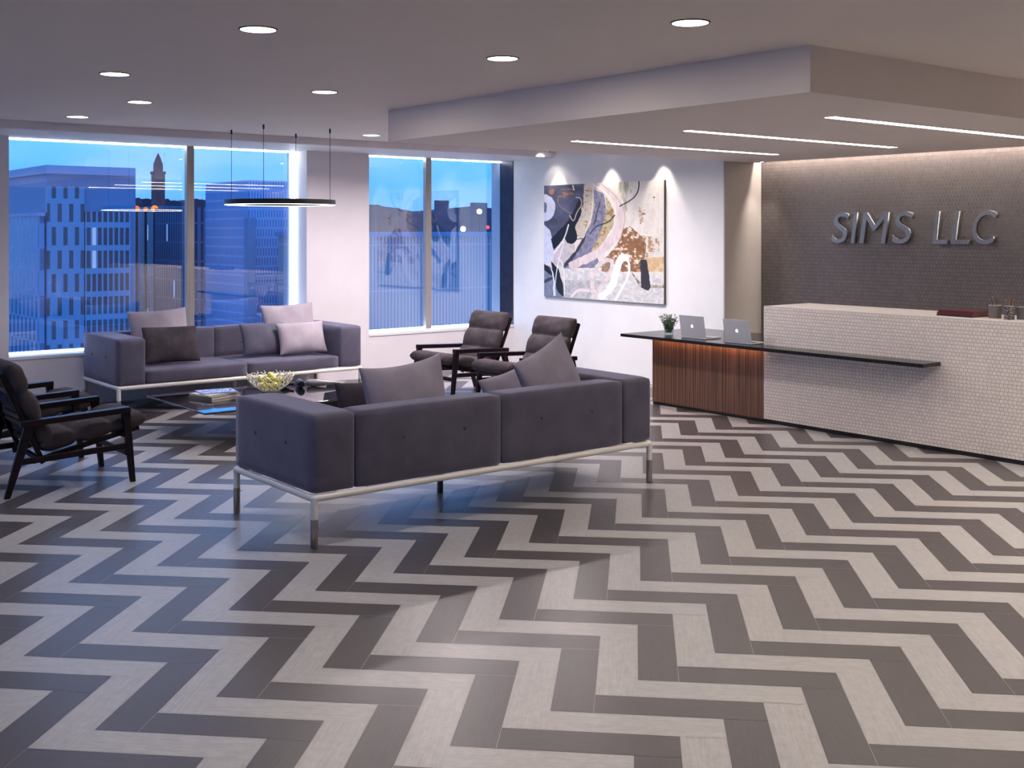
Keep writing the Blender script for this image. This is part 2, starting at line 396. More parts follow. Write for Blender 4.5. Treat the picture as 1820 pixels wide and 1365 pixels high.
for i, (x, y, lab) in enumerate(spots):
    o = pr if i == 0 else copy_tree(pr)
    o.location = (x, y, ZC); tag(o, lab, 'ceiling light', 'recessed ceiling downlights')
extra = [(2.58, 3.2), (4.18, 1.8), (2.58, 1.2), (5.9, 2.4), (7.6, 2.4), (5.9, .6), (8.9, 2.0), (.9, 5.34), (.9, 3.2), (-.9, 7.4), (.7, 8.9), (6.36, 9.0), (7.95, 9.0), (7.95, 10.4)]  # unseen downlights, added to light the floor, counter and picture wall
for x, y in extra:
    o = copy_tree(pr); o.location = (x, y, ZC); tag(o, 'unseen ceiling downlight added to light the room', 'ceiling light', 'unseen downlights added for light')
for x, y in [(s[0], s[1]) for s in spots]+extra:
    pw, sprd, col = 1.0, (180 if x > 4 else 125), WARM
    if y < 5 and x < 5: pw, sprd = .44, (180 if y > 3.5 else 95)                     # front of the room
    elif y < 1: pw, sprd = .5, 100
    elif y < 5: pw, sprd = 3.0, 150                            # in front of the counter
    elif x < 3.6 and y > 5: pw, sprd, col = .42, 120, (.90, .88, 1)   # dim left side
    elif y > 8: pw, sprd, col = (3.2 if x > 5 else 2.3), 155, (1, .90, .93)        # window side
    area('downlight_lamp', (x, y, ZC-.008), (0, 0, 0), .16, P_DOWN*pw, col, spread=sprd)

def slot(y, x0, x1, lab):
    t = empty('linear_ceiling_light', ((x0+x1)/2, y, ZS)); h = (x1-x0)/2
    bm = BM(); box(bm, -h, h, -.048, .048, -.003, .0); obj('diffuser', bm, strip_m, t)
    bm = BM(); box(bm, -h-.01, h+.01, -.055, -.049, -.004, 0); box(bm, -h-.01, h+.01, .049, .055, -.004, 0); obj('housing_edge', bm, pmat('white_trim', (.6, .57, .55), .5), t)
    tag(t, lab, 'ceiling light', 'linear slot lights in the soffit')
slot(4.62, 6.44, 9.2, 'nearest linear slot light in the soffit, running off the right edge')
slot(5.92, 6.44, 9.2, 'middle linear slot light in the soffit')
slot(7.2, 6.42, 9.12, 'farthest linear slot light in the soffit, nearest the picture wall')

# wall washer in the slot along the tiled wall
t = empty('cove_wall_washer', (XT-.085, 6.0, ZC-.06))
bm = BM(); box(bm, -.02, .02, -2.1, 2.2, 0, .02); obj('diffuser', bm, emat('washer_diffuser', (1, .86, .72), 3), t)
tag(t, 'hidden linear washer in the slot above the grey tiled wall', 'wall light')
area('washer_lamp', (XT-.085, 6.05, ZC-.068), (0, 0, 0), .05, 48, WARM, 'RECTANGLE', 4.2)

def spot(loc, target, power, ang=60, blend=.5, col=WARM):
    l = bpy.data.lights.new('spot_lamp', 'SPOT'); l.energy = power; l.spot_size = math.radians(ang); l.spot_blend = blend; l.color = col; l.shadow_soft_size = .02
    o = bpy.data.objects.new('spot_lamp', l); link(o); o.location = loc
    o.rotation_euler = (Vector(target)-Vector(loc)).to_track_quat('-Z', 'Y').to_euler(); return o
sp = empty('picture_spotlight', (0, 0, 0))
bm = BM(); lathe(bm, [(.03, 0), (.045, -.005), (.045, 0)], 24); obj('trim_ring', bm, blackmat, sp)
bm = BM(); lathe(bm, [(0, -.002), (.03, -.002), (.03, 0)], 24); obj('diffuser', bm, lamp_m, sp)
for i, (y, lab) in enumerate(((11.02, 'small ceiling spotlight washing the left edge of the painting'), (10.03, 'small ceiling spotlight above the middle of the painting'), (9.15, 'small ceiling spotlight above the right edge of the painting'))):
    o = sp if i == 0 else copy_tree(sp); o.location = (9.36, y, ZC); tag(o, lab, 'spotlight', 'picture spotlights')
    spot((9.36, y, ZC-.01), (9.47, y, 1.6), P_SPOT, 60, .6)
    
spot((9.30, 11.065, ZC-.01), (9.30, 11.085, 2.0), 5, 115, .3)  # extra lamp with no fixture, added for a glow on the bulkhead
o = copy_tree(sp); o.location = (9.95, YR-.2, ZS); tag(o, 'small spotlight in the soffit corner beside the tiled wall', 'spotlight')
spot((9.95, YR-.2, ZS-.01), (10.05, YR-.1, 1.4), 16, 50, .6)

# ------------------------------------------------------------------ pendant ring
t = empty('ring_pendant_lamp', (5.28, 10.42, 2.075))
bm = BM(); R0, R1 = .53, .555
pro = [(R0-.05, 0), (R1, 0), (R1, .048), (R0-.05, .048), (R0-.05, 0)]
lathe(bm, pro, 96); obj('ring', bm, blackmat, t, ang=40)
bm = BM(); lathe(bm, [(R0-.047, -.0005), (R1-.003, -.0005), (R1-.003, -.005), (R0-.047, -.005), (R0-.047, -.0005)], 96); obj('diffuser', bm, emat('pendant_diffuser', (1, .93, .86), 5), t)
for sx, sy in ((-1, -1), (1, -1), (1, 1), (-1, 1)):
    bm = BM(); tube(bm, [(sx*.365, sy*.365, .047), (sx*.365, sy*.365, ZC-2.075-.0)], .0025, 6)
    wr = obj('suspension_wire', bm, blackmat, t)
    bm = BM(); tube(bm, [(sx*.365, sy*.365, ZC-2.075-.045), (sx*.365, sy*.365, ZC-2.075-.001)], .009, 10); obj('ceiling_fixing', bm, blackmat, wr)
tag(t, 'thin black ring pendant lamp on four wires in front of the windows', 'pendant lamp')

# ------------------------------------------------------------------ sofas
def rbox(x0, x1, y0, y1, z0, z1, bev=.025, puff=.010):
    """upholstered block: bevelled box whose faces swell slightly"""
    bm = BM(); box(bm, x0, x1, y0, y1, z0, z1)
    bmesh.ops.subdivide_edges(bm, edges=bm.edges, cuts=7, use_grid_fill=True)
    cx, cy, cz = (x0+x1)/2, (y0+y1)/2, (z0+z1)/2; hx, hy, hz = (x1-x0)/2, (y1-y0)/2, (z1-z0)/2
    for v in bm.verts:
        a, b, c = (v.co.x-cx)/hx, (v.co.y-cy)/hy, (v.co.z-cz)/hz
        # spread the grid towards the edges so the rounding has support
        f = lambda q: math.copysign(abs(q)**.55, q) if abs(q) > 1e-6 else 0
        a, b, c = f(a), f(b), f(c)
        p = Vector((a*hx, b*hy, c*hz))
        # round the edges
        q = Vector((max(min(p.x, hx-bev), -hx+bev), max(min(p.y, hy-bev), -hy+bev), max(min(p.z, hz-bev), -hz+bev)))
        d = p-q
        if d.length > 1e-9: p = q+d.normalized()*min(d.length, bev) if d.length > bev else p
        if abs(a) > .999: p.x += math.copysign(puff*(1-b*b)*(1-c*c), a)
        if abs(b) > .999: p.y += math.copysign(puff*(1-a*a)*(1-c*c), b)
        if c > .999: p.z += puff*(1-a*a)*(1-b*b)
        v.co = p+Vector((cx, cy, cz))
    return bm
SW, SD, SH = 2.745, 1.07, .755
def make_sofa():
    """origin at floor centre, seat faces +y, back at -y"""
    t = empty('sofa')
    x0, x1, y0, y1 = -SW/2, SW/2, -SD/2, SD/2
    i = .012
    bm = BM()
    r = .020; zc = .281
    c = .03
    pts = []
    for (cx, cy, a0) in ((x1-c, y1-c, 0), (x0+c, y1-c, 90), (x0+c, y0+c, 180), (x1-c, y0+c, 270)):
        for k in range(5):
            a = math.radians(a0+k*22.5); pts.append((cx+(c-r)*math.cos(a), cy+(c-r)*math.sin(a), zc))
    tube(bm, pts, r, 12, closed=True)
    tube(bm, [(0, y0+r, zc), (0, y1-r, zc)], r*.8, 8)
    obj('base_frame', bm, white_lac, t, smooth=True)
    for lx, ly in ((x0+r+.004, y0+r+.004), (x1-r-.004, y0+r+.004), (x0+r+.004, y1-r-.004), (x1-r-.004, y1-r-.004), (0, y1-.36)):
        bm = BM(); tube(bm, [(lx, ly, .163), (lx, ly, .24), (lx, ly, zc)], .021, 16, radii=[.0205, .0205, .023]); lg = obj('leg', bm, white_lac, t, smooth=False, ang=40)
        bm = BM(); tube(bm, [(lx, ly, 0), (lx, ly, .006), (lx, ly, .1629)], .0215, 16, radii=[.019, .0215, .0215]); s = obj('foot_sleeve', bm, chrome, lg, ang=40)
        s['label'] = 'brushed steel lower leg sleeve'
    zb = .302; aw = .29; bt = .215
    for s in (-1, 1):
        xa, xb = (x0+i, x0+aw) if s < 0 else (x1-aw, x1-i)
        a = obj('armrest', rbox(xa, xb, y0+i, y1-i, zb, SH), fabric, t, smooth=True)
        for by in (-.2, .2):
            xo = x0+i-.011 if s < 0 else x1-i+.011
            bm = BM(); lathe(bm, [(0, .001), (.009, .001), (.012, -.002), (.010, -.006)], 16, M=Matrix.Translation((xo, by, .56)) @ Matrix.Rotation(s*PI/2, 4, 'Y')); obj('button', bm, dimple_m, a, smooth=True)
    for s in (-1, 1):
        xa, xb = (x0+aw+.003, -.002) if s < 0 else (.002, x1-aw-.003)
        b = obj('backrest', rbox(xa, xb, y0+i, y0+bt, zb, SH-.003, .02), fabric, t, smooth=True)
        for k in (.3, .72):
            bx_ = xa+(xb-xa)*k
            for sd_, yy in ((-1, y0+i-.008), (1, y0+bt+.008)):
                bm = BM(); lathe(bm, [(0, .001), (.009, .001), (.012, -.002), (.010, -.006)], 16, M=Matrix.Translation((bx_, yy, .57)) @ Matrix.Rotation(-sd_*PI/2, 4, 'X')); obj('button', bm, dimple_m, b, smooth=True)
        obj('seat_cushion', rbox(xa, xb, y0+bt+.004, y1-i-.008, zb, .435, .022, .014), fabric, t, smooth=True)
    return t
sofa = make_sofa(); sofa.location = (4.455, 5.69+SD/2, 0)
tag(sofa, 'long purple-grey sofa in the foreground, seen from its back', 'sofa', 'purple-grey sofas with white tube frames')
sofa2 = copy_tree(sofa); sofa2.location = (5.15, 10.87+SD/2, 0); sofa2.rotation_euler = (0, 0, PI)
tag(sofa2, 'long purple-grey sofa under the large window, facing the coffee table', 'sofa', 'purple-grey sofas with white tube frames')

def pillow(name, wid, hei, th, m, center, rz, lean, roll, label, group, seed=0, pinch=.07, sag=0):
    """upright cushion: local x=width, z=height, y=thickness; lean tilts it back about x"""
    rnd = random.Random(seed); ph = [rnd.random()*6 for _ in range(6)]
    bm = BM(); n = 22; grid = {}
    for side in (1, -1):
        for i in range(n+1):
            for j in range(n+1):
                a = math.sin((i/n*2-1)*PI/2); b = math.sin((j/n*2-1)*PI/2)
                edge = i in (0, n) or j in (0, n)
                if edge and side == -1: grid[(side, i, j)] = grid[(1, i, j)]; continue
                x = a*wid/2*(1-pinch*(1-b*b)); z = b*hei/2*(1-pinch*(1-a*a))
                pw = ((1-a*a)*(1-b*b))**.42
                y = side*th/2*pw*(1+.10*math.sin(3.1*a+ph[0])*math.cos(2.7*b+ph[1])+.05*math.sin(7*a+ph[2]+2*b))
                z -= sag*(1-a*a)*(1 if b > 0 else 0)*b*hei
                grid[(side, i, j)] = bm.verts.new((x, y, z))
    for side in (1, -1):
        for i in range(n):
            for j in range(n):
                bm.faces.new([grid[(side, *q)] for q in ((i, j), (i+1, j), (i+1, j+1), (i, j+1))])
    o = obj(name, bm, m, smooth=True)
    o.matrix_world = Matrix.Translation(center) @ Matrix.Rotation(rz, 4, 'Z') @ Matrix.Rotation(lean, 4, 'X') @ Matrix.Rotation(roll, 4, 'Y')
    return tag(o, label, 'pillow', group)
R = math.radians
g1 = 'pillows on the near sofa'; g2 = 'pillows on the far sofa'
# near sofa (seen from behind)
pillow('throw_pillow', .66, .55, .20, fabric_md, (3.99, 6.10, .70), R(4), R(-10), R(-4), 'large mauve-grey pillow rising above the left half of the near sofa back', g1, 1, sag=.03)
pillow('throw_pillow', .50, .40, .16, fabric_dk, (3.86, 6.33, .632), R(0), R(-12), R(0), 'dark plum pillow peeking out left of the large pillow on the near sofa', g1, 2)
pillow('throw_pillow', .62, .56, .20, fabric_md, (5.23, 6.12, .715), R(10), R(-14), R(-17), 'large grey-mauve pillow leaning in the right corner of the near sofa', g1, 3, pinch=.10)
pillow('throw_pillow', .46, .40, .16, fabric_md, (5.05, 6.36, .60), R(8), R(-30), R(-8), 'slumped mauve pillow in front of the corner pillow on the near sofa', g1, 4)
# far sofa (seat faces -y; rz=pi)
pillow('throw_pillow', .64, .56, .19, fabric_lt, (4.45, 11.52, .715), R(0), R(-14), R(-2), 'large pale lilac pillow at the left end of the far sofa', g2, 5)
pillow('throw_pillow', .58, .38, .17, fabric_dk, (4.455, 11.22, .645), R(0), R(-20), R(1), 'dark plum pillow in front of the left pale pillow on the far sofa', g2, 6, pinch=.04)
pillow('throw_pillow', .64, .56, .19, fabric_lt, (5.95, 11.52, .715), R(-3), R(-14), R(-2), 'large pale lilac pillow at the right end of the far sofa', g2, 7)
pillow('throw_pillow', .52, .36, .17, fabric, (5.52, 11.29, .63), R(0), R(-22), R(1), 'mid-grey pillow left of the small pale pillow on the far sofa', g2, 8, pinch=.04)
pillow('throw_pillow', .56, .36, .17, fabric_lt, (5.90, 11.14, .635), R(-4), R(-20), R(-1), 'small pale lilac pillow at the front right of the far sofa', g2, 9)

# ------------------------------------------------------------------ lounge chairs
def channel_cushion(p0, p1, wid, th, n, flip=1, amp=.35, end=.5):
    """cushion running from p0 to p1 (x,z) with n stitched channels, width along y"""
    bm = BM(); ns, nt = n*26, 20
    p0 = Vector((p0[0], 0, p0[1])); p1 = Vector((p1[0], 0, p1[1])); t = (p1-p0).normalized(); up = Vector((-t.z, 0, t.x))
    top = {}; bot = {}; ln = (p1-p0).length; ee = .045/ln
    for i in range(ns+1):
        q = i/ns
        s = .5-.5*math.cos(PI*q)
        s = .45*s+.55*q
        ds = min(abs(s-k/n) for k in range(1, n))*ln
        l = abs(math.sin(PI*n*s))**.6*(1-.55*math.exp(-(ds/.012)**2))
        e_ = min(s, 1-s); endf = math.sqrt(max(0, 1-(1-min(e_/ee, 1))**2))
        for j in range(nt+1):
            b = math.sin(math.sin((j/nt*2-1)*PI/2)*PI/2)
            side = max(0, 1-abs(b)**12)**.5
            near = 1 if e_ < ee else 0
            hh = th/2*((1-amp)+amp*(max(l, .6) if e_ < .5/n else l))*endf*side*(1+.03*math.sin(5*b+i*.5))
            y = b*wid/2*(.965+.035*l)
            c = p0+(p1-p0)*s
            edge = i in (0, ns) or j in (0, nt)
            top[i, j] = bm.verts.new(c+up*hh+Vector((0, y, 0)))
            bot[i, j] = top[i, j] if edge else bm.verts.new(c-up*hh*.8+Vector((0, y, 0)))
    for i in range(ns):
        for j in range(nt):
            for d in (top, bot):
                q = [d[i, j], d[i+1, j], d[i+1, j+1], d[i, j+1]]
                bm.faces.new(q)
    return bm
def make_chair():
    """faces +x, origin at floor centre"""
    t = empty('lounge_chair'); hw = .335
    for s in (-1, 1):
        y = s*hw
        bm = BM(); taper(bm, (.425, y, 0), (.372, y, .51), .018, .016, .029, .022); obj('front_leg', bm, ch_wood, t)
        bm = BM(); taper(bm, (-.43, y, 0), (-.285, y, .48), .019, .016, .034, .022); obj('rear_leg', bm, ch_wood, t)
        bm = BM(); bar(bm, (-.345, y, .492), (.402, y, .524), .062, .042, .005); obj('armrest', bm, ch_wood, t)
        bm = BM(); bar(bm, (-.355, y, .235), (.40, y, .265), .024, .042, .004); obj('side_stretcher', bm, ch_wood, t)
    bm = BM(); bar(bm, (.385, -hw, .215), (.385, hw, .215), .022, .04, .004); obj('cross_stretcher', bm, ch_wood, t)
    bm = BM()
    for s in (-1, 1):
        bar(bm, (-.24, s*.25, .215), (.50, s*.25, .375), .024, .036, .004)
    bar(bm, (-.20, -hw, .232), (-.20, hw, .232), .03, .03, .004); bar(bm, (.36, -hw, .345), (.36, hw, .345), .03, .03, .004); bar(bm, (.49, -.25, .372), (.49, .25, .372), .024, .03, .004)
    obj('seat_frame', bm, ch_wood, t)
    bm = BM()
    for s in (-1, 1): bar(bm, (-.175, s*.27, .20), (-.455, s*.27, .84), .024, .034, .004)
    for k in (.22, .5, .8): bar(bm, (-.17-.27*k, -.25, .20+.635*k), (-.17-.27*k, .25, .20+.635*k), .02, .034, .004)
    bar(bm, (-.285, -hw, .47), (-.285, hw, .47), .026, .03, .004)
    obj('back_frame', bm, ch_wood, t)
    obj('seat_cushion', channel_cushion((-.20, .315), (.54, .440), .60, .15, 3, amp=.45), ch_fab, t, smooth=True)
    obj('back_cushion', channel_cushion((-.400, .895), (-.135, .30), .60, .15, 3, amp=.42), ch_fab, t, smooth=True)
    return t
ch = make_chair()
chairs = [(2.485, 8.385, 0, 'dark wood lounge chair at left facing right, nearest the camera'),
          (2.475, 9.5, 0, 'dark wood lounge chair behind the nearest left one, mostly hidden'),
          (7.38, 10.13, PI+R(2), 'dark wood lounge chair in front of the right-hand window'),
          (7.41, 9.03, PI+R(2), 'dark wood lounge chair below the painting, facing left')]
for i, (x, y, a, lab) in enumerate(chairs):
    o = ch if i == 0 else copy_tree(ch); o.location = (x, y, 0); o.rotation_euler = (0, 0, a)
    tag(o, lab, 'armchair', 'dark wood lounge chairs with charcoal cushions')

# ------------------------------------------------------------------ coffee table
TX0, TX1, TY0, TY1, TZ = 3.80, 5.62, 8.86, 10.17, .30
t = empty('coffee_table', ((TX0+TX1)/2, (TY0+TY1)/2, 0)); hx, hy = (TX1-TX0)/2, (TY1-TY0)/2
bm = BM(); box(bm, -hx, hx, -hy, hy, TZ-.016, TZ, .003); obj('glass_top', bm, blk_glass, t)
bm = BM(); box(bm, -hx+.35, hx-.35, -hy+.3, hy-.3, TZ-.05, TZ-.017, .003); box(bm, -.2, .6, -.25, .25, 0, TZ-.05, .003); obj('plinth_base', bm, blackmat, t)
tag(t, 'low black glass coffee table between the two sofas', 'coffee table')
# books
def book(name, cx, cy, z, wx, wy, h, rz, cover, pages, lab, grp, cat='book'):
    t = empty(name, (cx, cy, z), rz)
    bm = BM(); box(bm, -wx/2+.003, wx/2-.004, -wy/2+.004, wy/2-.004, h*.12, h*.88); obj('pages', bm, pages, t)
    bm = BM(); c = h*.11
    box(bm, -wx/2, wx/2, -wy/2, wy/2, 0, c); box(bm, -wx/2, wx/2, -wy/2, wy/2, h-c, h); box(bm, -wx/2-.001, -wx/2+.003, -wy/2, wy/2, 0, h); obj('cover', bm, cover, t)
    return tag(t, lab, cat, grp)
paper = nmat('page_edges', (.62, .58, .54), (.75, .71, .67), .8, scale=4, mapscale=(1, 1, 300))
cov_grey = pmat('grey_book_cover', (.20, .21, .20), .4)
def cover_art():
    m = pmat('magazine_cover', (.5, .6, .9), .25); nt = m.node_tree; N = nt.nodes; L = nt.links; b = N['Principled BSDF']
    t = N.new('ShaderNodeTexCoord'); mp = N.new('ShaderNodeMapping'); mp.inputs['Scale'].default_value = (7, 7, 7); L.new(t.outputs['Object'], mp.inputs[0])
    n = N.new('ShaderNodeTexNoise'); n.inputs['Scale'].default_value = 1; n.inputs['Detail'].default_value = 1.5; n.inputs['Distortion'].default_value = 1.2; L.new(mp.outputs[0], n.inputs[0])
    r = N.new('ShaderNodeValToRGB'); r.color_ramp.interpolation = 'CONSTANT'; L.new(n.outputs[0], r.inputs[0]); e = r.color_ramp.elements
    e[0].position = 0; e[0].color = (.05, .22, .6, 1); e[1].position = .66; e[1].color = (.1, .25, .7, 1)
    for p, c in ((.38, (.75, .85, .95, 1)), (.46, (.15, .35, .7, 1)), (.51, (.6, .7, .95, 1)), (.57, (.45, .18, .62, 1))): x = e.new(p); x.color = c
    L.new(r.outputs[0], b.inputs['Base Color']); return m
mag = cover_art()
bk = 'reading on the coffee table'
book('hardback_book', 4.255, 9.68, TZ, .36, .29, .028, R(20), cov_grey, paper, 'thick pale hardback at the bottom of the coffee table stack', bk)
book('hardback_book', 4.245, 9.68, TZ+.028, .34, .27, .015, R(16), paper, paper, 'pale book in the middle of the coffee table stack', bk)
book('magazine', 4.275, 9.70, TZ+.043, .33, .26, .009, R(-8), mag, paper, 'blue and purple magazine topmost on the coffee table stack', bk, 'magazine')
# wire bowl with lemons
t = empty('wire_fruit_bowl', (4.80, 9.68, TZ)); wire_m = pmat('cream_wire', (.80, .76, .62), .35)
BR, BH = .215, .155
def bowl_r(z): return .06+(BR-.06)*math.sin(min(1, z/BH)*PI/2)**.9
bm = BM()
nn = 18
for k in range(nn):
    for sg in (-1, 1):
        pts = []
        for q in range(9):
            f = q/8; z = .004+BH*f**1.25; a = 2*PI*k/nn+sg*f*1.15
            pts.append((bowl_r(z)*math.cos(a), bowl_r(z)*math.sin(a), z))
        tube(bm, pts, .0046, 5)
for k in range(nn*2):   # turned-over wire tips
    a = 2*PI*k/(nn*2)+.1; z = BH+random.uniform(-.005, .03); r = BR+random.uniform(-.006, .012)
    tube(bm, [(BR*math.cos(a), BR*math.sin(a), BH*.93), (r*math.cos(a+.05), r*math.sin(a+.05), z)], .0042, 5)
obj('wire_mesh', bm, wire_m, t, smooth=True)
bm = BM(); tube(bm, [(.062*math.cos(2*PI*k/24), .062*math.sin(2*PI*k/24), .005) for k in range(24)], .005, 6, closed=True); obj('base_ring', bm, wire_m, t, smooth=True)
tag(t, 'cream wire fruit bowl on the black coffee table', 'bowl')
lem_m = nmat('lemon_peel', (.74, .66, .05), (.86, .80, .18), .45, scale=30, bump=.2, bscale=300)
def lemon(loc, rot):
    bm = BM(); lathe(bm, [(0, -.048), (.008, -.044), (.014, -.038), (.026, -.026), (.033, -.010), (.034, .004), (.029, .022), (.018, .035), (.008, .042), (0, .046)], 20)
    return bm
lb = bpy.data.meshes.new('lemon'); bmx = lemon(None, None); bmesh.ops.recalc_face_normals(bmx, faces=bmx.faces); bmx.to_mesh(lb); bmx.free(); lb.materials.append(lem_m)
for p in lb.polygons: p.use_smooth = True
lp = [(0, 0, .048, 'at the bottom centre of'), (.086, .01, .066, 'low on the right in'), (-.086, .0, .066, 'low on the left in'), (.0, .088, .066, 'at the back of'), (.0, -.088, .066, 'at the front of'),
      (.062, -.062, .115, 'in the upper front right of'), (-.062, -.060, .115, 'in the upper front left of'), (.062, .062, .117, 'in the upper back right of'), (-.062, .062, .117, 'in the upper back left of'), (0.0, 0.0, .155, 'topmost in')]
for i, (x, y, z, wh) in enumerate(lp):
    o = bpy.data.objects.new('lemon', lb); link(o); o.location = (4.80+x, 9.68+y, TZ+z); o.rotation_euler = (PI/2+random.uniform(-.3, .3), 0, random.uniform(0, 6)); o.scale = (.88, .88, .88)
    tag(o, 'yellow lemon %s the cream wire bowl' % wh, 'lemon', 'lemons in the wire bowl')
# objects right of the bowl: dark bottles lying down, pewter cone
bot_m = pmat('dark_bottle_glass', (.01, .01, .014), .3, 0, .5); pew = pmat('pewter', (.34, .34, .35), .35, .5)
t = empty('dark_bottle', (5.04, 9.90, TZ+.035), R(25))
bm = BM(); lathe(bm, [(0, -.15), (.030, -.15), (.034, -.14), (.034, .03), (.022, .07), (.012, .09), (.012, .13), (0, .13)], 24, M=Matrix.Rotation(PI/2, 4, 'X')); obj('body', bm, bot_m, t, ang=40)
bm = BM(); lathe(bm, [(.0345, -.02), (.0352, -.018), (.0352, .0), (.0345, .002)], 24, M=Matrix.Rotation(PI/2, 4, 'X')); obj('neck_band', bm, pew, t)
tag(t, 'dark cylindrical bottle lying just right of the wire bowl', 'bottle', 'bottles lying on the coffee table')
t = empty('dark_bottle', (5.16, 9.77, TZ+.038), R(-20))
bm = BM(); lathe(bm, [(0, -.10), (.020, -.10), (.022, -.095), (.034, -.10), (.038, -.09), (.038, .06), (.03, .09), (0, .095)], 24, M=Matrix.Rotation(PI/2, 4, 'X')); obj('body', bm, bot_m, t, ang=40)
bm = BM(); lathe(bm, [(.0385, -.03), (.0392, -.028), (.0392, -.005), (.0385, -.003)], 24, M=Matrix.Rotation(PI/2, 4, 'X')); obj('neck_band', bm, pew, t)
tag(t, 'dark round-ended bottle lying beside the pewter cone', 'bottle', 'bottles lying on the coffee table')
bm = BM(); lathe(bm, [(0, -.10), (.026, -.09), (.036, -.05), (.036, -.01), (.028, .06), (.016, .13), (.006, .19), (0, .215)], 24, M=Matrix.Translation((5.31, 9.72, TZ+.0362)) @ Matrix.Rotation(R(55), 4, 'Z') @ Matrix.Rotation(PI/2, 4, 'X') @ Matrix.Identity(4))
o = obj('pewter_cone', bm, pew, smooth=True); tag(o, 'pointed pewter cone lying on the coffee table', 'ornament')

# ------------------------------------------------------------------ painting
def make_painting():
    W_, H_ = 2.154, 1.445; nx, ny = 400, 270
    src = np.array([(160, 150), (1280, 100), (1280, 1265), (160, 1190)], float)
    dst = np.array([(0, 0), (1, 0), (1, 1), (0, 1)], float)
    A = []; B = []
    for (x, y), (u, v) in zip(dst, src):
        A.append([x, y, 1, 0, 0, 0, -u*x, -u*y]); B.append(u); A.append([0, 0, 0, x, y, 1, -v*x, -v*y]); B.append(v)
    h = np.linalg.solve(np.array(A), np.array(B))
    S, T = np.meshgrid(np.linspace(0, 1, nx), np.linspace(0, 1, ny))
    D = h[6]*S+h[7]*T+1; PX = (h[0]*S+h[1]*T+h[2])/D; PY = (h[3]*S+h[4]*T+h[5])/D
    rng = np.random.RandomState(3)
    def noise(sc_, oct_=4, sx=1, sy=1):
        out = np.zeros_like(PX); a = 1; tot = 0
        for o_ in range(oct_):
            g = rng.rand(160, 160); xx = (PX/sc_*sx*2**o_) % 158; yy = (PY/sc_*sy*2**o_) % 158
            x0 = xx.astype(int); y0 = yy.astype(int); fx = xx-x0; fy = yy-y0; fx = fx*fx*(3-2*fx); fy = fy*fy*(3-2*fy)
            out += a*((g[y0, x0]*(1-fx)+g[y0, x0+1]*fx)*(1-fy)+(g[y0+1, x0]*(1-fx)+g[y0+1, x0+1]*fx)*fy); tot += a; a *= .55
        return out/tot
    n1 = noise(60); n2 = noise(22); n3 = noise(50, 4, 2.5, .6); wob = (noise(40)-.5)*14; wob2 = (noise(35)-.5)*14
    QX, QY = PX+wob, PY+wob2
    img = np.ones((ny, nx, 3))*np.array([226, 221, 213.])
    def put(mask, col, tex=None, amt=0):
        m = np.clip(mask, 0, 1)[..., None]; c = np.array(col, float)[None, None]*np.ones((ny, nx, 1))
        if tex is not None: c = c*(1+amt*(tex[..., None]-.5)*2)
        img[:] = img*(1-m)+c*m
    def poly(pts, soft=4):
        inside = np.zeros_like(QX, bool); dm = np.full_like(QX, 1e9)
        for i in range(len(pts)):
            (x1, y1), (x2, y2) = pts[i-1], pts[i]
            c = ((y1 > QY) != (y2 > QY)) & (QX < (x2-x1)*(QY-y1)/((y2-y1) if y2 != y1 else 1e-9)+x1); inside ^= c
        return inside.astype(float)
    def line(pts, wd):
        # smooth the polyline
        P = [np.array(p, float) for p in pts]
        for _ in range(2):
            Q = [P[0]]
            for a, b in zip(P, P[1:]): Q += [a*.75+b*.25, a*.25+b*.75]
            P = Q+[P[-1]]
        d = np.full_like(PX, 1e9)
        for a, b in zip(P, P[1:]):
            v = b-a; t_ = np.clip(((PX-a[0])*v[0]+(PY-a[1])*v[1])/(v@v+1e-9), 0, 1)
            d = np.minimum(d, np.hypot(PX-a[0]-v[0]*t_, PY-a[1]-v[1]*t_))
        return np.clip((wd/2+(n2-.5)*wd*.25-d)/2+.5, 0, 1)
    def disc(cx, cy, rx, ry): return (((QX-cx)/rx)**2+((QY-cy)/ry)**2 < 1).astype(float)
    put(n3*1.6-.55, (205, 198, 186), n2, .15)
    put((poly([(860, 110), (960, 110), (990, 260), (920, 420), (880, 300)]))*np.clip(n3*3-1.1, 0, 1), (165, 165, 140))
    put(poly([(1030, 340), (1110, 380), (1110, 500), (1060, 520)])*np.clip(n2*4-1.6, 0, 1), (150, 115, 85))
    put(poly([(150, 120), (535, 120), (530, 330), (480, 430), (350, 560), (225, 650), (150, 600)]), (74, 74, 94), n1, .35)
    for c in ((385, 225, 55, 16), (230, 205, 22, 30), (330, 250, 40, 12), (380, 185, 70, 8)): put(disc(*c)*np.clip(n2*3-.8, 0, 1), (150, 104, 70))
    put(line([(290, 260), (290, 330), (400, 410), (470, 430)], 8)*.7, (150, 135, 125))
    put(disc(160, 357, 105, 128), (196, 200, 220), n2, .08); put(disc(165, 355, 22, 50), (95, 97, 120))
    put(poly([(535, 120), (622, 150), (628, 400), (570, 580), (500, 660), (430, 560), (500, 440), (530, 330)]), (205, 194, 178), n2, .2)
    put(poly([(535, 120), (622, 150), (628, 400), (570, 580), (500, 660), (430, 560), (500, 440), (530, 330)])*np.clip(n2*6-3.3, 0, 1), (160, 135, 95))
    put(poly([(625, 150), (720, 190), (745, 420), (725, 560), (640, 780), (700, 920), (350, 930), (330, 900), (470, 760), (600, 500), (630, 350)]), (122, 122, 142), n2, .3)
    put(poly([(735, 250), (815, 380), (812, 520), (740, 650), (630, 790), (600, 770), (700, 560), (745, 400)]), (196, 180, 148), n2, .3)
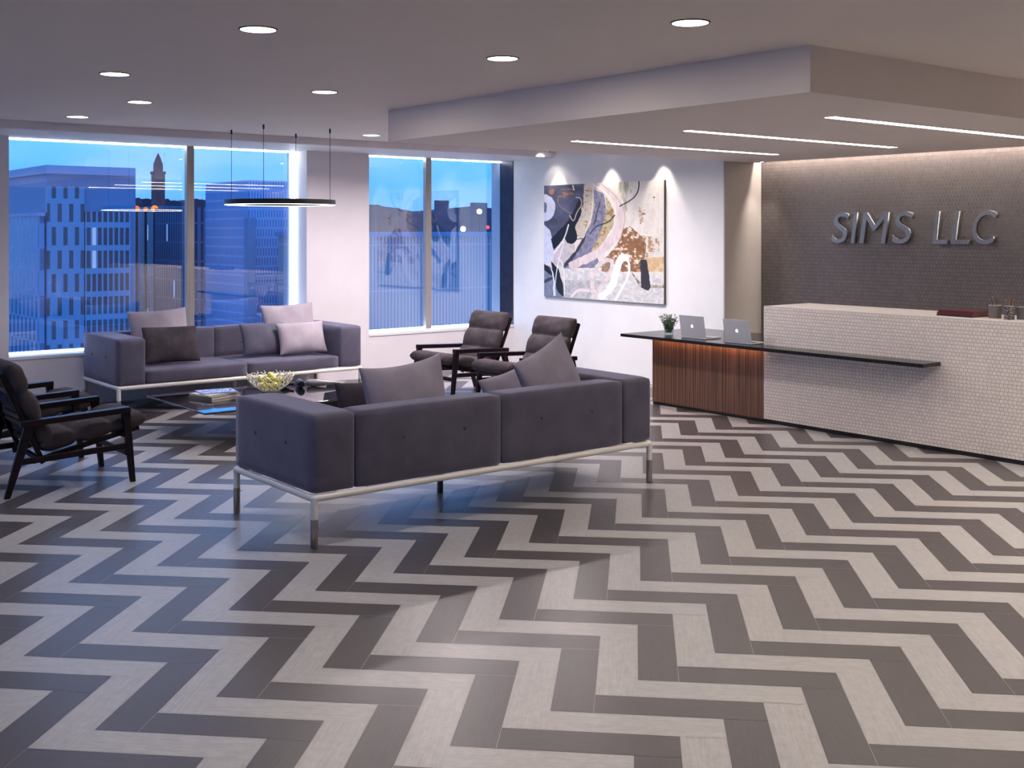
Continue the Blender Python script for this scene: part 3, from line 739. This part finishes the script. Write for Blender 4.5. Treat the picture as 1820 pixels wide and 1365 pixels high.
    put(poly([(735, 250), (815, 380), (812, 520), (740, 650), (630, 790), (600, 770), (700, 560), (745, 400)])*np.clip(n2*6-3.0, 0, 1), (150, 120, 70))
    put(poly([(680, 300), (690, 300), (660, 420), (640, 520), (625, 520), (650, 420)]), (40, 38, 50))
    put(poly([(345, 650), (450, 700), (440, 800), (350, 920), (235, 890), (260, 770)]), (196, 188, 190), n2, .12)
    put(poly([(555, 610), (540, 680), (470, 780), (400, 890), (340, 930), (350, 880), (450, 770), (520, 650)]), (52, 48, 58))
    put(poly([(900, 560), (960, 530), (1020, 580), (1080, 640), (1115, 700), (1105, 850), (1060, 960), (820, 960), (700, 860), (820, 740), (880, 640)]), (142, 100, 62), n2, .3)
    br_ = poly([(880, 520), (960, 520), (1200, 640), (1240, 760), (1130, 840), (1060, 960), (760, 960), (700, 860), (820, 740)])
    put(br_*np.clip(n2*7-3.9, 0, 1), (232, 224, 212)); put(poly([(1050, 620), (1230, 640), (1240, 760), (1130, 830), (1080, 800)])*np.clip(n2*6-2.7, 0, 1), (165, 130, 95))
    put(poly([(1110, 830), (1280, 820), (1280, 960), (1120, 960)])*np.clip(n1*3-.6, 0, 1), (206, 176, 132), n2, .15)
    put(poly([(700, 850), (830, 840), (830, 960), (700, 960)]), (150, 125, 95), n2, .3)
    put(poly([(340, 925), (1000, 985), (1285, 1000), (1285, 1300), (340, 1230)]), (206, 205, 204), n2, .16)
    put(poly([(340, 1040), (800, 1040), (700, 1100), (560, 1230), (340, 1220)])*np.clip(n2*4-1.4, 0, 1), (166, 165, 168))
    put(poly([(970, 960), (1060, 1110), (1280, 1110), (1280, 1090), (1080, 1080), (990, 970)])*np.clip(n2*3-.8, 0, 1), (120, 108, 90))
    put(poly([(150, 510), (215, 560), (252, 740), (235, 870), (150, 890)]), (208, 212, 232), n2, .08)
    put(poly([(150, 880), (240, 930), (330, 1060), (350, 1200), (150, 1220)]), (120, 128, 148), n2, .2)
    blk = (14, 12, 16)
    put(poly([(150, 885), (200, 905), (245, 990), (235, 1000), (150, 940)]), blk); put(poly([(150, 1040), (260, 1000), (270, 1020), (150, 1075)]), (50, 55, 65))
    put(poly([(225, 860), (290, 930), (335, 1060), (348, 1200), (290, 1150), (262, 1080), (235, 960)]), blk)
    put(poly([(225, 650), (370, 500), (430, 400), (500, 255), (522, 300), (505, 430), (450, 540), (470, 620), (350, 650), (250, 760)]), blk)
    put(disc(415, 632, 58, 64), blk); put(line([(460, 655), (525, 648)], 7), blk)
    put(poly([(210, 870), (250, 980), (270, 1190), (250, 1190), (240, 990)]), (220, 225, 240))
    put(line([(600, 128), (770, 200), (885, 370), (880, 540), (780, 690), (650, 800), (430, 895)], 78), (214, 200, 198), n3, .10)
    put(line([(600, 128), (740, 210), (825, 340), (830, 420)], 12), (236, 230, 220)); put(line([(620, 160), (615, 420), (545, 590)], 9), (226, 216, 206))
    put(line([(700, 140), (850, 260), (930, 420), (900, 560)], 6)*.6, (150, 120, 100))
    put(line([(1050, 108), (1045, 200), (1000, 275), (870, 345)], 11), blk); put(line([(820, 430), (775, 490), (690, 520)], 11), blk); put(line([(680, 520), (640, 540), (590, 605)], 9), blk)
    put(line([(628, 1190), (605, 1050), (650, 920), (720, 850), (800, 850), (800, 930), (740, 1050), (640, 1170)], 40), (214, 203, 200), n2, .1)
    put(line([(420, 1190), (480, 1125), (580, 1140)], 26), (222, 214, 212))
    put(line([(700, 1190), (800, 1110), (835, 960), (880, 820), (925, 830)], 66), (238, 238, 242), n2, .05)
    put(line([(905, 820), (960, 870), (955, 990), (900, 1100), (830, 1225)], 22), (236, 234, 236))
    put(line([(390, 518), (352, 650), (255, 790)], 11), (236, 232, 232)); put(line([(290, 830), (335, 870), (352, 1050), (350, 1195)], 9), (232, 232, 238)); put(line([(345, 680), (280, 920), (262, 1100)], 8), (232, 232, 238))
    put(line([(462, 262), (500, 262), (520, 330), (465, 400), (438, 500), (400, 430)], 8), (216, 196, 176)); put(line([(430, 150), (440, 190)], 12), (215, 210, 215))
    put(poly([(1058, 850), (1120, 842), (1135, 930), (1155, 1110), (1130, 1140), (1070, 1112)]), (46, 43, 47)); put(disc(1188, 265, 8, 8), (40, 40, 40))
    img = np.clip(img/255, 0, 1); lin = np.where(img <= .04045, img/12.92, ((img+.055)/1.055)**2.4)
    t = empty('abstract_painting', (XA-.04, (11.27+9.116)/2, .958))
    verts = np.stack([np.full(nx*ny, .002), ((.5-S)*W_).ravel(), ((1-T)*H_).ravel()], 1)
    idx = np.arange(nx*ny).reshape(ny, nx)
    faces = np.stack([idx[:-1, :-1], idx[1:, :-1], idx[1:, 1:], idx[:-1, 1:]], -1).reshape(-1, 4)
    me = bpy.data.meshes.new('canvas'); me.from_pydata(verts.tolist(), [], faces.tolist())
    ca = me.color_attributes.new('paint', 'FLOAT_COLOR', 'POINT')
    ca.data.foreach_set('color', np.concatenate([lin.reshape(-1, 3), np.ones((nx*ny, 1))], 1).ravel().astype(np.float32))
    m = pmat('acrylic_paint', (.8, .8, .8), .45); N = m.node_tree.nodes; L = m.node_tree.links
    at = N.new('ShaderNodeAttribute'); at.attribute_name = 'paint'; L.new(at.outputs['Color'], N['Principled BSDF'].inputs['Base Color'])
    me.materials.append(m); o = bpy.data.objects.new('canvas', me); link(o); o.parent = t
    bm = BM(); box(bm, .0022, .038, -W_/2, W_/2, 0, H_); e_ = obj('stretcher_edge', bm, pmat('canvas_edge', (.12, .10, .09), .8), t)
    tag(t, 'large square-edged abstract painting in black, slate, white and brown on the white wall', 'painting')
make_painting()

# ------------------------------------------------------------------ reception counter
Ye = 6.84
t = empty('reception_counter', (XC, 2.5, 0))
def loc(bm, v): bmesh.ops.translate(bm, verts=bm.verts, vec=(-v[0], -v[1], -v[2])); return bm
bm = BM(); box(bm, XC, XC+.69, -.5, Ye, .036, 1.092); o = obj('tiled_body', loc(bm, (XC, 2.5, 0)), tile_white, t)
bm = BM(); box(bm, XC, XC+.69, -.5, Ye, 1.092, 1.10, .001); obj('counter_top', loc(bm, (XC, 2.5, 0)), nmat('cream_top', (.62, .58, .56), (.68, .64, .62), .5, scale=30), t)
bm = BM(); box(bm, XC+.004, XC+.6, -.5, Ye, 0, .036); obj('kickplate', loc(bm, (XC, 2.5, 0)), kick_m, t)
tag(t, 'long reception counter clad in cream mosaic tiles', 'reception counter')
t = empty('walnut_desk_base', (XC, 7.57, 0))
bm = BM(); box(bm, XC, XC+.04, Ye+.002, 8.30, .03, .703); obj('front_panel', loc(bm, (XC, 7.57, 0)), walnut, t)
bm = BM(); box(bm, XC+.041, XA-.25, 8.26, 8.30, .03, .703); obj('side_panel', loc(bm, (XC, 7.57, 0)), walnut, t)
bm = BM(); box(bm, XC+.004, XC+.05, Ye+.002, 8.295, 0, .03); box(bm, XC+.05, XA-.26, 8.25, 8.295, 0, .03); obj('kickplate', loc(bm, (XC, 7.57, 0)), kick_m, t)
ledm = emat('amber_led', (1, .45, .18), 2)
bm = BM(); box(bm, XC-.06, XC-.045, Ye+.01, 8.28, .698, .704); o = obj('under_top_light_strip', loc(bm, (XC, 7.57, 0)), ledm, t)
tag(t, 'walnut-fronted desk base under the black top, left of the tiled counter', 'desk')
area('desk_glow_lamp', (XC-.055, 7.57, .696), (0, R(-38), 0), .012, 1.5, (1, .5, .25), 'RECTANGLE', 1.4)
bm = BM()
sx = 8.222
vs = [(sx, 5.024), (XC-.002, 5.024), (XC-.002, Ye+.003), (9.38, Ye+.003), (9.38, 8.513), (sx, 8.513)]
lo = [bm.verts.new((a, b, .705)) for a, b in vs]; hi = [bm.verts.new((a, b, .735)) for a, b in vs]
bm.faces.new(lo[::-1]); bm.faces.new(hi)
for k in range(6): bm.faces.new((lo[k], lo[(k+1) % 6], hi[(k+1) % 6], hi[k]))
o = obj('black_desk_top', bm, black_stone); tag(o, 'thin black worktop cantilevered along the tiled counter', 'desk top')

# laptops
def apple(bm, s):
    """flat fruit emblem with a bite and a leaf in the y-z plane facing -x, size s"""
    pts = []
    for k in range(40):
        a = 2*PI*k/40; x, y = math.cos(a), math.sin(a)
        r = .42*(1+.06*math.cos(2*a)); yy = y*r*1.08; xx = x*r
        if y > .6: yy -= .10*math.exp(-(x/.25)**2)
        if y < -.6: yy += .06*math.exp(-(x/.2)**2)
        dx, dy = xx-.52, yy-.08
        d = math.hypot(dx, dy)
        if d < .22: xx, yy = .52+dx/d*.22*-1 if False else .52-math.sqrt(max(.22**2-dy*dy, 0)), yy
        pts.append((xx*s, (yy-.06)*s))
    bm.faces.new([bm.verts.new((-.0002, -p[0], p[1])) for p in pts])
    leaf = [(.0, .44), (.04, .54), (.15, .64), (.13, .53), (.06, .45)]
    bm.faces.new([bm.verts.new((-.0002, -p[0]*s, (p[1]-.0)*s)) for p in leaf])
logo_m = emat('backlit_emblem', (1, 1, 1), 1.6); key_m = pmat('black_keys', (.02, .02, .022), .5); scr = emat('lit_screen', (.5, .6, .8), .6)
def make_laptop():
    t = empty('laptop'); W_, D_ = .325, .225     # width along y, lid at x=0, base towards +x
    bm = BM(); box(bm, 0, D_, -W_/2, W_/2, .002, .014, .003, 2); b = obj('keyboard_base', bm, silver, t)
    bm = BM(); box(bm, .03, .13, -W_/2+.025, W_/2-.025, .0141, .0148); obj('keys', bm, key_m, b)
    M = Matrix.Translation((.004, 0, .016)) @ Matrix.Rotation(R(-9), 4, 'Y')
    bm = BM(); box(bm, -.006, 0, -W_/2, W_/2, 0, .218, .0025, 2, M); l = obj('lid', bm, silver, t)
    bm = BM(); box(bm, .0002, .0008, -W_/2+.01, W_/2-.01, .01, .208, M=M); obj('screen', bm, scr, l)
    bm = BM(); apple(bm, .038); bmesh.ops.transform(bm, matrix=M @ Matrix.Translation((-.0063, 0, .112)), verts=bm.verts); o = obj('emblem', bm, logo_m, l); o['label'] = 'white glowing bitten-fruit emblem'
    return t
lp_ = make_laptop(); lp_.location = (8.40, 7.655, .735)
tag(lp_, 'open silver laptop on the black top, beside the flower vase', 'laptop', 'silver laptops on the reception desk')
o = copy_tree(lp_); o.location = (8.35, 7.04, .735); tag(o, 'open silver laptop on the black top, next to the tiled counter', 'laptop', 'silver laptops on the reception desk')

# vase with white flowers
t = empty('flower_vase', (8.56, 8.14, .735))
bm = BM(); lathe(bm, [(0, .001), (.042, .001), (.046, .006), (.052, .105), (.050, .105), (.044, .012), (0, .012)], 32); obj('glass_jar', bm, clear, t, ang=40)
bm = BM(); lathe(bm, [(0, .0005), (.045, .0005), (.045, .001)], 32)
leaf_m = nmat('sage_leaf', (.09, .17, .07), (.22, .32, .17), .6, scale=20); flow_m = nmat('white_petals', (.62, .64, .55), (.78, .78, .72), .7, scale=30)
bm.free()
st = BM(); lv = BM(); fl = BM(); rnd = random.Random(5)
for k in range(64):
    a = rnd.random()*2*PI; r0 = rnd.random()*.032; r1 = r0+rnd.random()*.088; h = .12+rnd.random()*.09
    p0 = Vector((r0*math.cos(a), r0*math.sin(a), .016)); p1 = Vector((r1*math.cos(a), r1*math.sin(a), h)); pm = (p0+p1)/2+Vector((-.008*math.cos(a), -.008*math.sin(a), 0))
    tube(st, [p0, pm, p1], .0015, 5)
    for q in range(5):
        f = .25+q*.17; c = p0.lerp(p1, f); d = Vector((math.cos(a+q*2.1), math.sin(a+q*2.1), .9)).normalized()*.02; s = d.cross(Vector((0, 0, 1))).normalized()*.009
        lv.faces.new([lv.verts.new(c), lv.verts.new(c+d*.5+s), lv.verts.new(c+d), lv.verts.new(c+d*.5-s)])
    if k % 5 < 4:
        for q in range(6):
            b = q*PI/3; d = Vector((math.cos(b), math.sin(b), .35))*.020; s = Vector((-math.sin(b), math.cos(b), 0))*.010
            fl.faces.new([fl.verts.new(p1), fl.verts.new(p1+d*.6+s), fl.verts.new(p1+d), fl.verts.new(p1+d*.6-s)])
obj('stems', st, leaf_m, t); obj('leaves', lv, leaf_m, t); obj('flowers', fl, flow_m, t)
tag(t, 'clear glass jar of small white flowers at the left of the desk', 'vase')

# books, cups on the counter
red = pmat('oxblood_leather', (.10, .012, .018), .35); blk_c = pmat('black_leather', (.012, .010, .011), .4)
redp = pmat('dark_red_page_edge', (.22, .10, .10), .6)
bg_ = 'leather books on the tiled counter'
book('leather_book', 8.76, 4.99, 1.10, .24, .33, .014, R(-4), blk_c, redp, 'black leather book at the bottom of the stack on the tiled counter', bg_)
book('leather_book', 8.76, 4.99, 1.114, .235, .325, .018, R(-3), red, redp, 'dark red leather book in the middle of the counter stack', bg_)
book('leather_book', 8.765, 4.985, 1.132, .235, .32, .016, R(-2), red, redp, 'dark red leather book topmost on the counter stack', bg_)
mesh_m = nmat('pierced_metal', (.05, .045, .045), (.30, .27, .26), .4, .6, scale=90, lo=.45, hi=.55)
cup_m = nmat('grey_mesh_metal', (.16, .14, .14), (.22, .195, .19), .45, .5, scale=200)
def cup(x, y, r, h, m, lab, square=False):
    t = empty('pencil_cup', (x, y, 1.10))
    bm = BM()
    if square:
        r_ = r
        box(bm, -r_, r_, -r_, r_, 0, .004); 
        for a, b, c, d in ((-r_, r_, -r_, -r_+.004), (-r_, r_, r_-.004, r_), (-r_, -r_+.004, -r_+.004, r_-.004), (r_-.004, r_, -r_+.004, r_-.004)): box(bm, a, b, c, d, .004, h)
    else: lathe(bm, [(0, 0), (r, 0), (r, h), (r-.003, h), (r-.003, .004), (0, .004)], 32)
    obj('body', bm, m, t, ang=40)
    bm = BM()
    if square:
        pts = [(-r, -r, h), (r, -r, h), (r, r, h), (-r, r, h)]; tube(bm, pts, .002, 6, closed=True)
    else: tube(bm, [((r-.001)*math.cos(2*PI*k/32), (r-.001)*math.sin(2*PI*k/32), h) for k in range(32)], .0022, 6, closed=True)
    obj('rim', bm, silver, t); tag(t, lab, 'pencil cup', 'pencil cups on the tiled counter'); return t
cup(8.74, 4.70, .048, .105, cup_m, 'plain round grey pencil cup beside the red leather books')
cup(8.69, 4.555, .040, .108, mesh_m, 'pierced silver pencil cup in front of the square one')
cup(8.80, 4.47, .052, .100, cup_m, 'square grey pencil holder behind the pierced cup', True)
brass = pmat('pencil_ochre', (.30, .16, .06), .5); wood_p = pmat('pencil_brown', (.10, .04, .03), .5); sil_p = pmat('pencil_grey', (.30, .27, .26), .4)
rnd = random.Random(11)
def pencil(x, y, z, dx, dy, h, m, lab, r=.0038):
    t = empty('pencil', (x, y, z)); p = Vector((dx, dy, h))
    bm = BM(); tube(bm, [(0, 0, 0), p], r, 6); obj('shaft', bm, m, t)
    bm = BM(); tube(bm, [p, p*1.06], r, 6, radii=[r, .0008]); obj('tip', bm, wood_p if m is not wood_p else brass, t)
    tag(t, lab, 'pencil', 'pencils in the counter cups')
pens = [(8.74, 4.72, .02, .012, .17, sil_p, 'grey pencil leaning left out of the plain round cup'), (8.73, 4.69, -.0, -.01, .155, wood_p, 'brown pencil upright in the plain round cup'), (8.75, 4.71, -.012, .016, .16, wood_p, 'brown pencil leaning left at the back of the plain round cup'),
        (8.69, 4.575, .0, .012, .165, brass, 'ochre pencil at the left of the pierced cup'), (8.68, 4.56, .01, -.012, .172, brass, 'ochre pencil tallest in the pierced cup'), (8.70, 4.55, -.01, -.014, .165, wood_p, 'brown pencil in the middle of the pierced cup'),
        (8.69, 4.54, .008, -.016, .16, brass, 'ochre pencil right of centre in the pierced cup'), (8.70, 4.535, .0, -.02, .15, wood_p, 'brown pencil at the right rim of the pierced cup')]
for p in pens: pencil(p[0], p[1], 1.106, p[2], p[3], p[4], p[5], p[6])

# ------------------------------------------------------------------ sign letters
def letter(chx, y0, y1, lab, z0=1.682, hgt=.32, dep=.045):
    cu = bpy.data.curves.new('tmp', 'FONT'); cu.body = chx; cu.extrude = .5; cu.shear = .16; cu.resolution_u = 8
    to = bpy.data.objects.new('tmp', cu); link(to)
    dg = bpy.context.evaluated_depsgraph_get(); dg.update()
    me = bpy.data.meshes.new_from_object(to.evaluated_get(dg)); bpy.data.objects.remove(to); bpy.data.curves.remove(cu)
    co = np.array([v.co for v in me.vertices]); mn, mxv = co.min(0), co.max(0)
    yc = (y0+y1)/2
    for v in me.vertices:
        u = (v.co.x-mn[0])/(mxv[0]-mn[0]); h = (v.co.y-mn[1])/(mxv[1]-mn[1]); d = (v.co.z-mn[2])/(mxv[2]-mn[2])
        v.co = Vector((-d*dep, (y0-yc)+(y1-y0)*u, h*hgt))
    bm = BM(); bm.from_mesh(me); bmesh.ops.remove_doubles(bm, verts=bm.verts, dist=1e-5)
    o = obj('sign_letter', bm, sign_m); bpy.data.meshes.remove(me)
    o.location = (XT-.022, yc, z0)
    bm = BM()
    for zz in (.07, .25): tube(bm, [(-.004, 0, zz), (.021, 0, zz)], .006, 8)
    obj('wall_stud', bm, sign_m, o)
    tag(o, lab, 'sign letter', 'raised steel letters on the grey tiled wall')
for c, a, b, lab in (('S', 7.25, 7.035, 'first S of the steel wall sign SIMS LLC'), ('I', 7.01, 6.925, 'letter I of the steel wall sign SIMS LLC'), ('M', 6.905, 6.555, 'letter M of the steel wall sign SIMS LLC'),
                     ('S', 6.525, 6.29, 'second S, ending the word SIMS on the steel wall sign'), ('L', 6.075, 5.915, 'first L of the steel wall sign SIMS LLC'), ('L', 5.885, 5.69, 'second L of the steel wall sign SIMS LLC'), ('C', 5.66, 5.42, 'letter C, last on the steel wall sign SIMS LLC')):
    letter(c, a, b, lab)

# ------------------------------------------------------------------ the city outside
def ony(u, Y, v=None):
    k = (u-910)/2000; rx, ry = FX+FY*k, FY-FX*k; d = Y/ry
    return (rx*d, 1.8+(412-v)/2000*d if v is not None else None)
def facade(name, wall, win, sp_, fl_, wa, wb, ha, hb, stag=True, axis='X', lit=0, rough=.5):
    m = pmat(name, wall, rough); nt = m.node_tree; N = nt.nodes; L = nt.links; b = N['Principled BSDF']; g = G(nt)
    t = N.new('ShaderNodeTexCoord'); s = N.new('ShaderNodeSeparateXYZ'); L.new(t.outputs['Object'], s.inputs[0])
    hc = g.m('ADD', s.outputs['X'], s.outputs['Y'])
    zr = g.m('DIVIDE', s.outputs['Z'], fl_); row = g.m('FLOOR', zr); fz = g.m('FRACT', zr)
    off = g.m('MULTIPLY', g.m('MODULO', g.m('ABSOLUTE', row), 2), .5) if stag else 0.0
    hx = g.m('ADD', g.m('DIVIDE', hc, sp_), off); fx = g.m('FRACT', hx)
    msk = g.m('MULTIPLY', g.band(fx, wa, wb), g.band(fz, ha, hb))
    nrm = N.new('ShaderNodeNewGeometry'); sn = N.new('ShaderNodeSeparateXYZ'); L.new(nrm.outputs['Normal'], sn.inputs[0])
    msk = g.m('MULTIPLY', msk, g.m('LESS_THAN', g.m('ABSOLUTE', sn.outputs['Z']), .5))
    mx = N.new('ShaderNodeMixRGB'); L.new(msk, mx.inputs[0]); mx.inputs[1].default_value = tuple(wall)+(1,); mx.inputs[2].default_value = tuple(win)+(1,)
    L.new(mx.outputs[0], b.inputs['Base Color'])
    L.new(g.m('SUBTRACT', rough, g.m('MULTIPLY', msk, rough-.15)), b.inputs['Roughness'])
    if lit:
        cell = N.new('ShaderNodeCombineXYZ'); L.new(g.m('FLOOR', hx), cell.inputs[0]); L.new(row, cell.inputs[1])
        wn = N.new('ShaderNodeTexWhiteNoise'); wn.noise_dimensions = '2D'; L.new(cell.outputs[0], wn.inputs['Vector'])
        em = g.m('MULTIPLY', g.m('GREATER_THAN', wn.outputs[0], 1-lit), msk)
        L.new(em, b.inputs['Emission Strength']); b.inputs['Emission Color'].default_value = (.30, .50, .9, 1)
    return m
fA = facade('slotted_concrete', (.19, .35, .50), (.06, .07, .09), 0.58, 1.21, .25, .62, .1, .88, True)
fA2 = facade('glazed_grid', (.19, .35, .50), (.035, .045, .07), .29, 1.21, .12, .8, .1, .86, False, lit=.07)
fB = facade('dark_finned_grid', (.12, .17, .25), (.02, .025, .04), .3, .28, .15, .65, .15, .85, False)
fC = facade('blue_finned_facade', (.11, .22, .34), (.035, .06, .10), .36, 1.1, .2, .65, .04, .96, False, lit=.02)
fD = facade('pale_slotted_tower', (.36, .50, .72), (.14, .22, .38), .16, .5, .3, .7, .1, .9, True)
fF = facade('ribbed_metal_hall', (.40, .42, .46), (.17, .19, .22), .19, 2.2, .3, .7, .0, .97, False)
fS = facade('ribbed_panel', (.18, .35, .52), (.07, .16, .28), .75, 1.21, .3, .72, .04, .96, True)
plainA = pmat('blue_grey_render', (.14, .27, .42), .6); plainP = pmat('mauve_parapet', (.36, .39, .53), .6)
brick_m = pmat('red_brick', (.26, .09, .09), .8); darkb = pmat('dark_brown_block', (.05, .04, .05), .8)
GZ = -45
fardk = pmat('far_dark_block', (.09, .09, .13), .8)
def bld(lab, Y0, Y1, ua, ub, vtop, parts, cat='building'):
    """parts: list of (name, u0, u1, z-from v, z-to v, yoff0, mat)"""
    x0 = ony(ua, Y0)[0]; t = empty('office_building', (x0, Y0, GZ))
    for nm, u0, u1, va, vb, y0, y1, m in parts:
        X0, za = ony(u0, y0, va) if va is not None else (ony(u0, y0)[0], GZ)
        X1 = ony(u1, y0)[0]; zb = ony((u0 if abs(u0-ua) < abs(u1-ua) else u0), y0, vb)[1]
        bm = BM(); box(bm, X0, X1, y0, y1, za, zb); loc(bm, (x0, Y0, GZ)); obj(nm, bm, m, t)
    tag(t, lab, cat, 'buildings outside the windows'); return t
bld('blue-grey office block with staggered slot windows behind the left window pane', 60, 90, 82, 240, 293, [
    ('tower_body', 82, 241, None, 295, 60.2, 78, plainA), ('slotted_facade', 84, 150, None, 331, 59.9, 60.2, fA), ('glazed_facade', 152, 232, None, 376, 59.8, 60.2, fA2), ('parapet', 82, 241, 308, 293, 59.7, 79, plainP)])
X0_ = ony(82, 59.9)[0]
t = empty('ribbed_office_wing', (X0_, 60.0, GZ)); bm = BM(); box(bm, -.35, -.02, 0.1, 24, 0, ony(82, 60, 384)[1]-GZ); obj('ribbed_facade', bm, fS, t)
bm = BM(); box(bm, -.45, -.02, -.05, 24, ony(82, 60, 384)[1]-GZ, ony(82, 60, 378)[1]-GZ); obj('ledge', bm, plainP, t); tag(t, 'ribbed side wing of the blue-grey office block at far left', 'building', 'buildings outside the windows')
bld('dark finned office block under warm lights, left of the window mullion', 80, 90, 240, 300, 390, [('finned_facade', 240, 289, None, 385, 80, 88, fB), ('roof_beam', 238, 289, 392, 372, 79.6, 89, darkb)])
bld('blue glass block immediately left of the window mullion', 70, 80, 288, 330, 365, [('finned_facade', 289.5, 330, None, 366, 70, 76, fC)])
bld('finned blue office block right of the window mullion', 62, 75, 344, 420, 366, [('finned_facade', 333, 418, None, 368, 62, 67, fC), ('side_wall', 418, 441, None, 371, 62, 66.9, plainA)])
bld('pale slotted tower at the right of the large window', 54, 70, 441, 530, 320, [('slotted_facade', 442, 560, None, 320, 54.5, 60, fD), ('shoulder', 441, 455, None, 387, 54, 54.5, plainA)])
bld('distant dark block beside the pale tower', 100, 110, 428, 442, 338, [('tower_body', 429, 446, None, 338, 100, 108, darkb), ('shoulder', 425, 446, None, 358, 99.5, 108, darkb)])
bld('wide ribbed hall filling the lower half of the right-hand window', 46, 70, 600, 960, 414, [('ribbed_facade', 600, 990, None, 419, 46, 52, fF), ('parapet', 600, 990, 421, 412, 45.8, 52.2, plainA)])
bld('far dark square building behind the painting reflection', 150, 165, 770, 800, 355, [('tower_body', 778, 798, None, 356, 150, 151, fardk)])
bld('far low block with a lit lamp at the right of the right-hand window', 150, 165, 840, 870, 358, [('tower_body', 842, 866, None, 360, 150, 151, fardk)])
# monument
Xm = ony(281, 190)[0]; sc_m = (190/(FY-FX*(281-910)/2000))/2000
t = empty('brick_monument', (Xm, 190, GZ)); z = lambda v: ony(281, 190, v)[1]-GZ
bm = BM(); box(bm, -1.0*9*sc_m, 9*sc_m, -9*sc_m, 9*sc_m, 0, z(310)); obj('shaft', bm, brick_m, t)
bm = BM(); box(bm, -10.5*sc_m, 10.5*sc_m, -10*sc_m, 10*sc_m, z(310), z(305)); box(bm, -6.5*sc_m, 6.5*sc_m, -6*sc_m, 6*sc_m, z(305), z(290)); obj('gallery', bm, brick_m, t)
bm = BM(); lathe(bm, [(7.5*sc_m, z(290)), (5*sc_m, z(282)), (0, z(271))], 12); obj('spire', bm, brick_m, t)
tag(t, 'tall red brick tower with a spire, seen through the left window', 'tower')
# far hills and roofscape (broad bumpy masses)
hill_m = nmat('dusk_hillside', (.05, .05, .08), (.09, .085, .12), .9, scale=.05)
def ridge(name, Y, u0, u1, base, tops, dep, m, lab):
    bm = BM(); n = len(tops); top = []; rnd = random.Random(int(u0))
    P = []
    for i in range(n*5+1):
        f = i/(n*5)*(n-1); k = min(int(f), n-2); vv = tops[k]+(tops[k+1]-tops[k])*(f-k)+rnd.uniform(-1.5, 1.5)
        u = u0+(u1-u0)*i/(n*5); X, zt = ony(u, Y, vv); P.append((X, zt))
    for i, (X, zt) in enumerate(P):
        top.append([bm.verts.new((X, Y, GZ)), bm.verts.new((X, Y, zt)), bm.verts.new((X, Y+dep, zt-1)), bm.verts.new((X, Y+dep, GZ))])
    for a, b in zip(top, top[1:]):
        for k in range(3): bm.faces.new((a[k], b[k], b[k+1], a[k+1]))
    o = obj(name, bm, m); o['kind'] = 'structure'; o['label'] = lab; return o
ridge('hillside', 230, 225, 420, 0, [352, 352, 356, 354, 360, 352, 356, 362, 368], 30, hill_m, 'dark roofscape on the horizon behind the left window')
ridge('hillside', 240, 600, 960, 0, [362, 360, 366, 374, 378, 372, 366, 372, 380, 392], 30, nmat('dusk_trees', (.07, .075, .11), (.12, .12, .16), .9, scale=.05), 'wooded dusk skyline behind the right-hand window')
bm = BM(); box(bm, -300, 600, 13.2, 900, GZ-1, GZ); struct('ground', bm, pmat('street', (.05, .055, .07), .9))
# lamps in the city
def lamp(u, v, Y, r, col, s, lab, base=None):
    X, z = ony(u, Y, v); b0 = GZ if base is None else base; t = empty('street_lamp', (X, Y, b0)); h = z-b0
    bm = BM(); bmesh.ops.create_icosphere(bm, subdivisions=2, radius=r, matrix=Matrix.Translation((0, 0, h))); obj('lamp_globe', bm, emat('city_lamp', col, s), t, smooth=True)
    bm = BM(); tube(bm, [(0, 0, 0), (0, 0, h-r*.9)], .08, 6); obj('pole', bm, darkb, t); tag(t, lab, 'street lamp', 'city lamps outside the windows')
lamp(243, 371, 68, .19, (1, .26, .07), 1.3, 'orange street lamp beside the office block edge, leftmost of the warm row')
lamp(259, 372, 68, .15, (1, .26, .07), 1.1, 'small orange street lamp in the middle of the warm row')
lamp(275, 371, 68, .22, (1, .30, .08), 1.6, 'bright orange street lamp, rightmost of the warm row')
lamp(852, 376, 140, .42, (1, .80, .45), 5, 'bright warm lamp in the right-hand window, above the others')
lamp(823, 407, 46.4, .14, (1, .85, .65), 6, 'white lamp on the ribbed hall roof line in the right-hand window', base=ony(600, 45.8, 412)[1])
lamp(867, 404, 140, .30, (1, .10, .12), 2, 'small red lamp in the right-hand window')
lamp(883, 403, 140, .22, (.7, .9, .9), 2, 'small pale lamp at the right edge of the right-hand window')
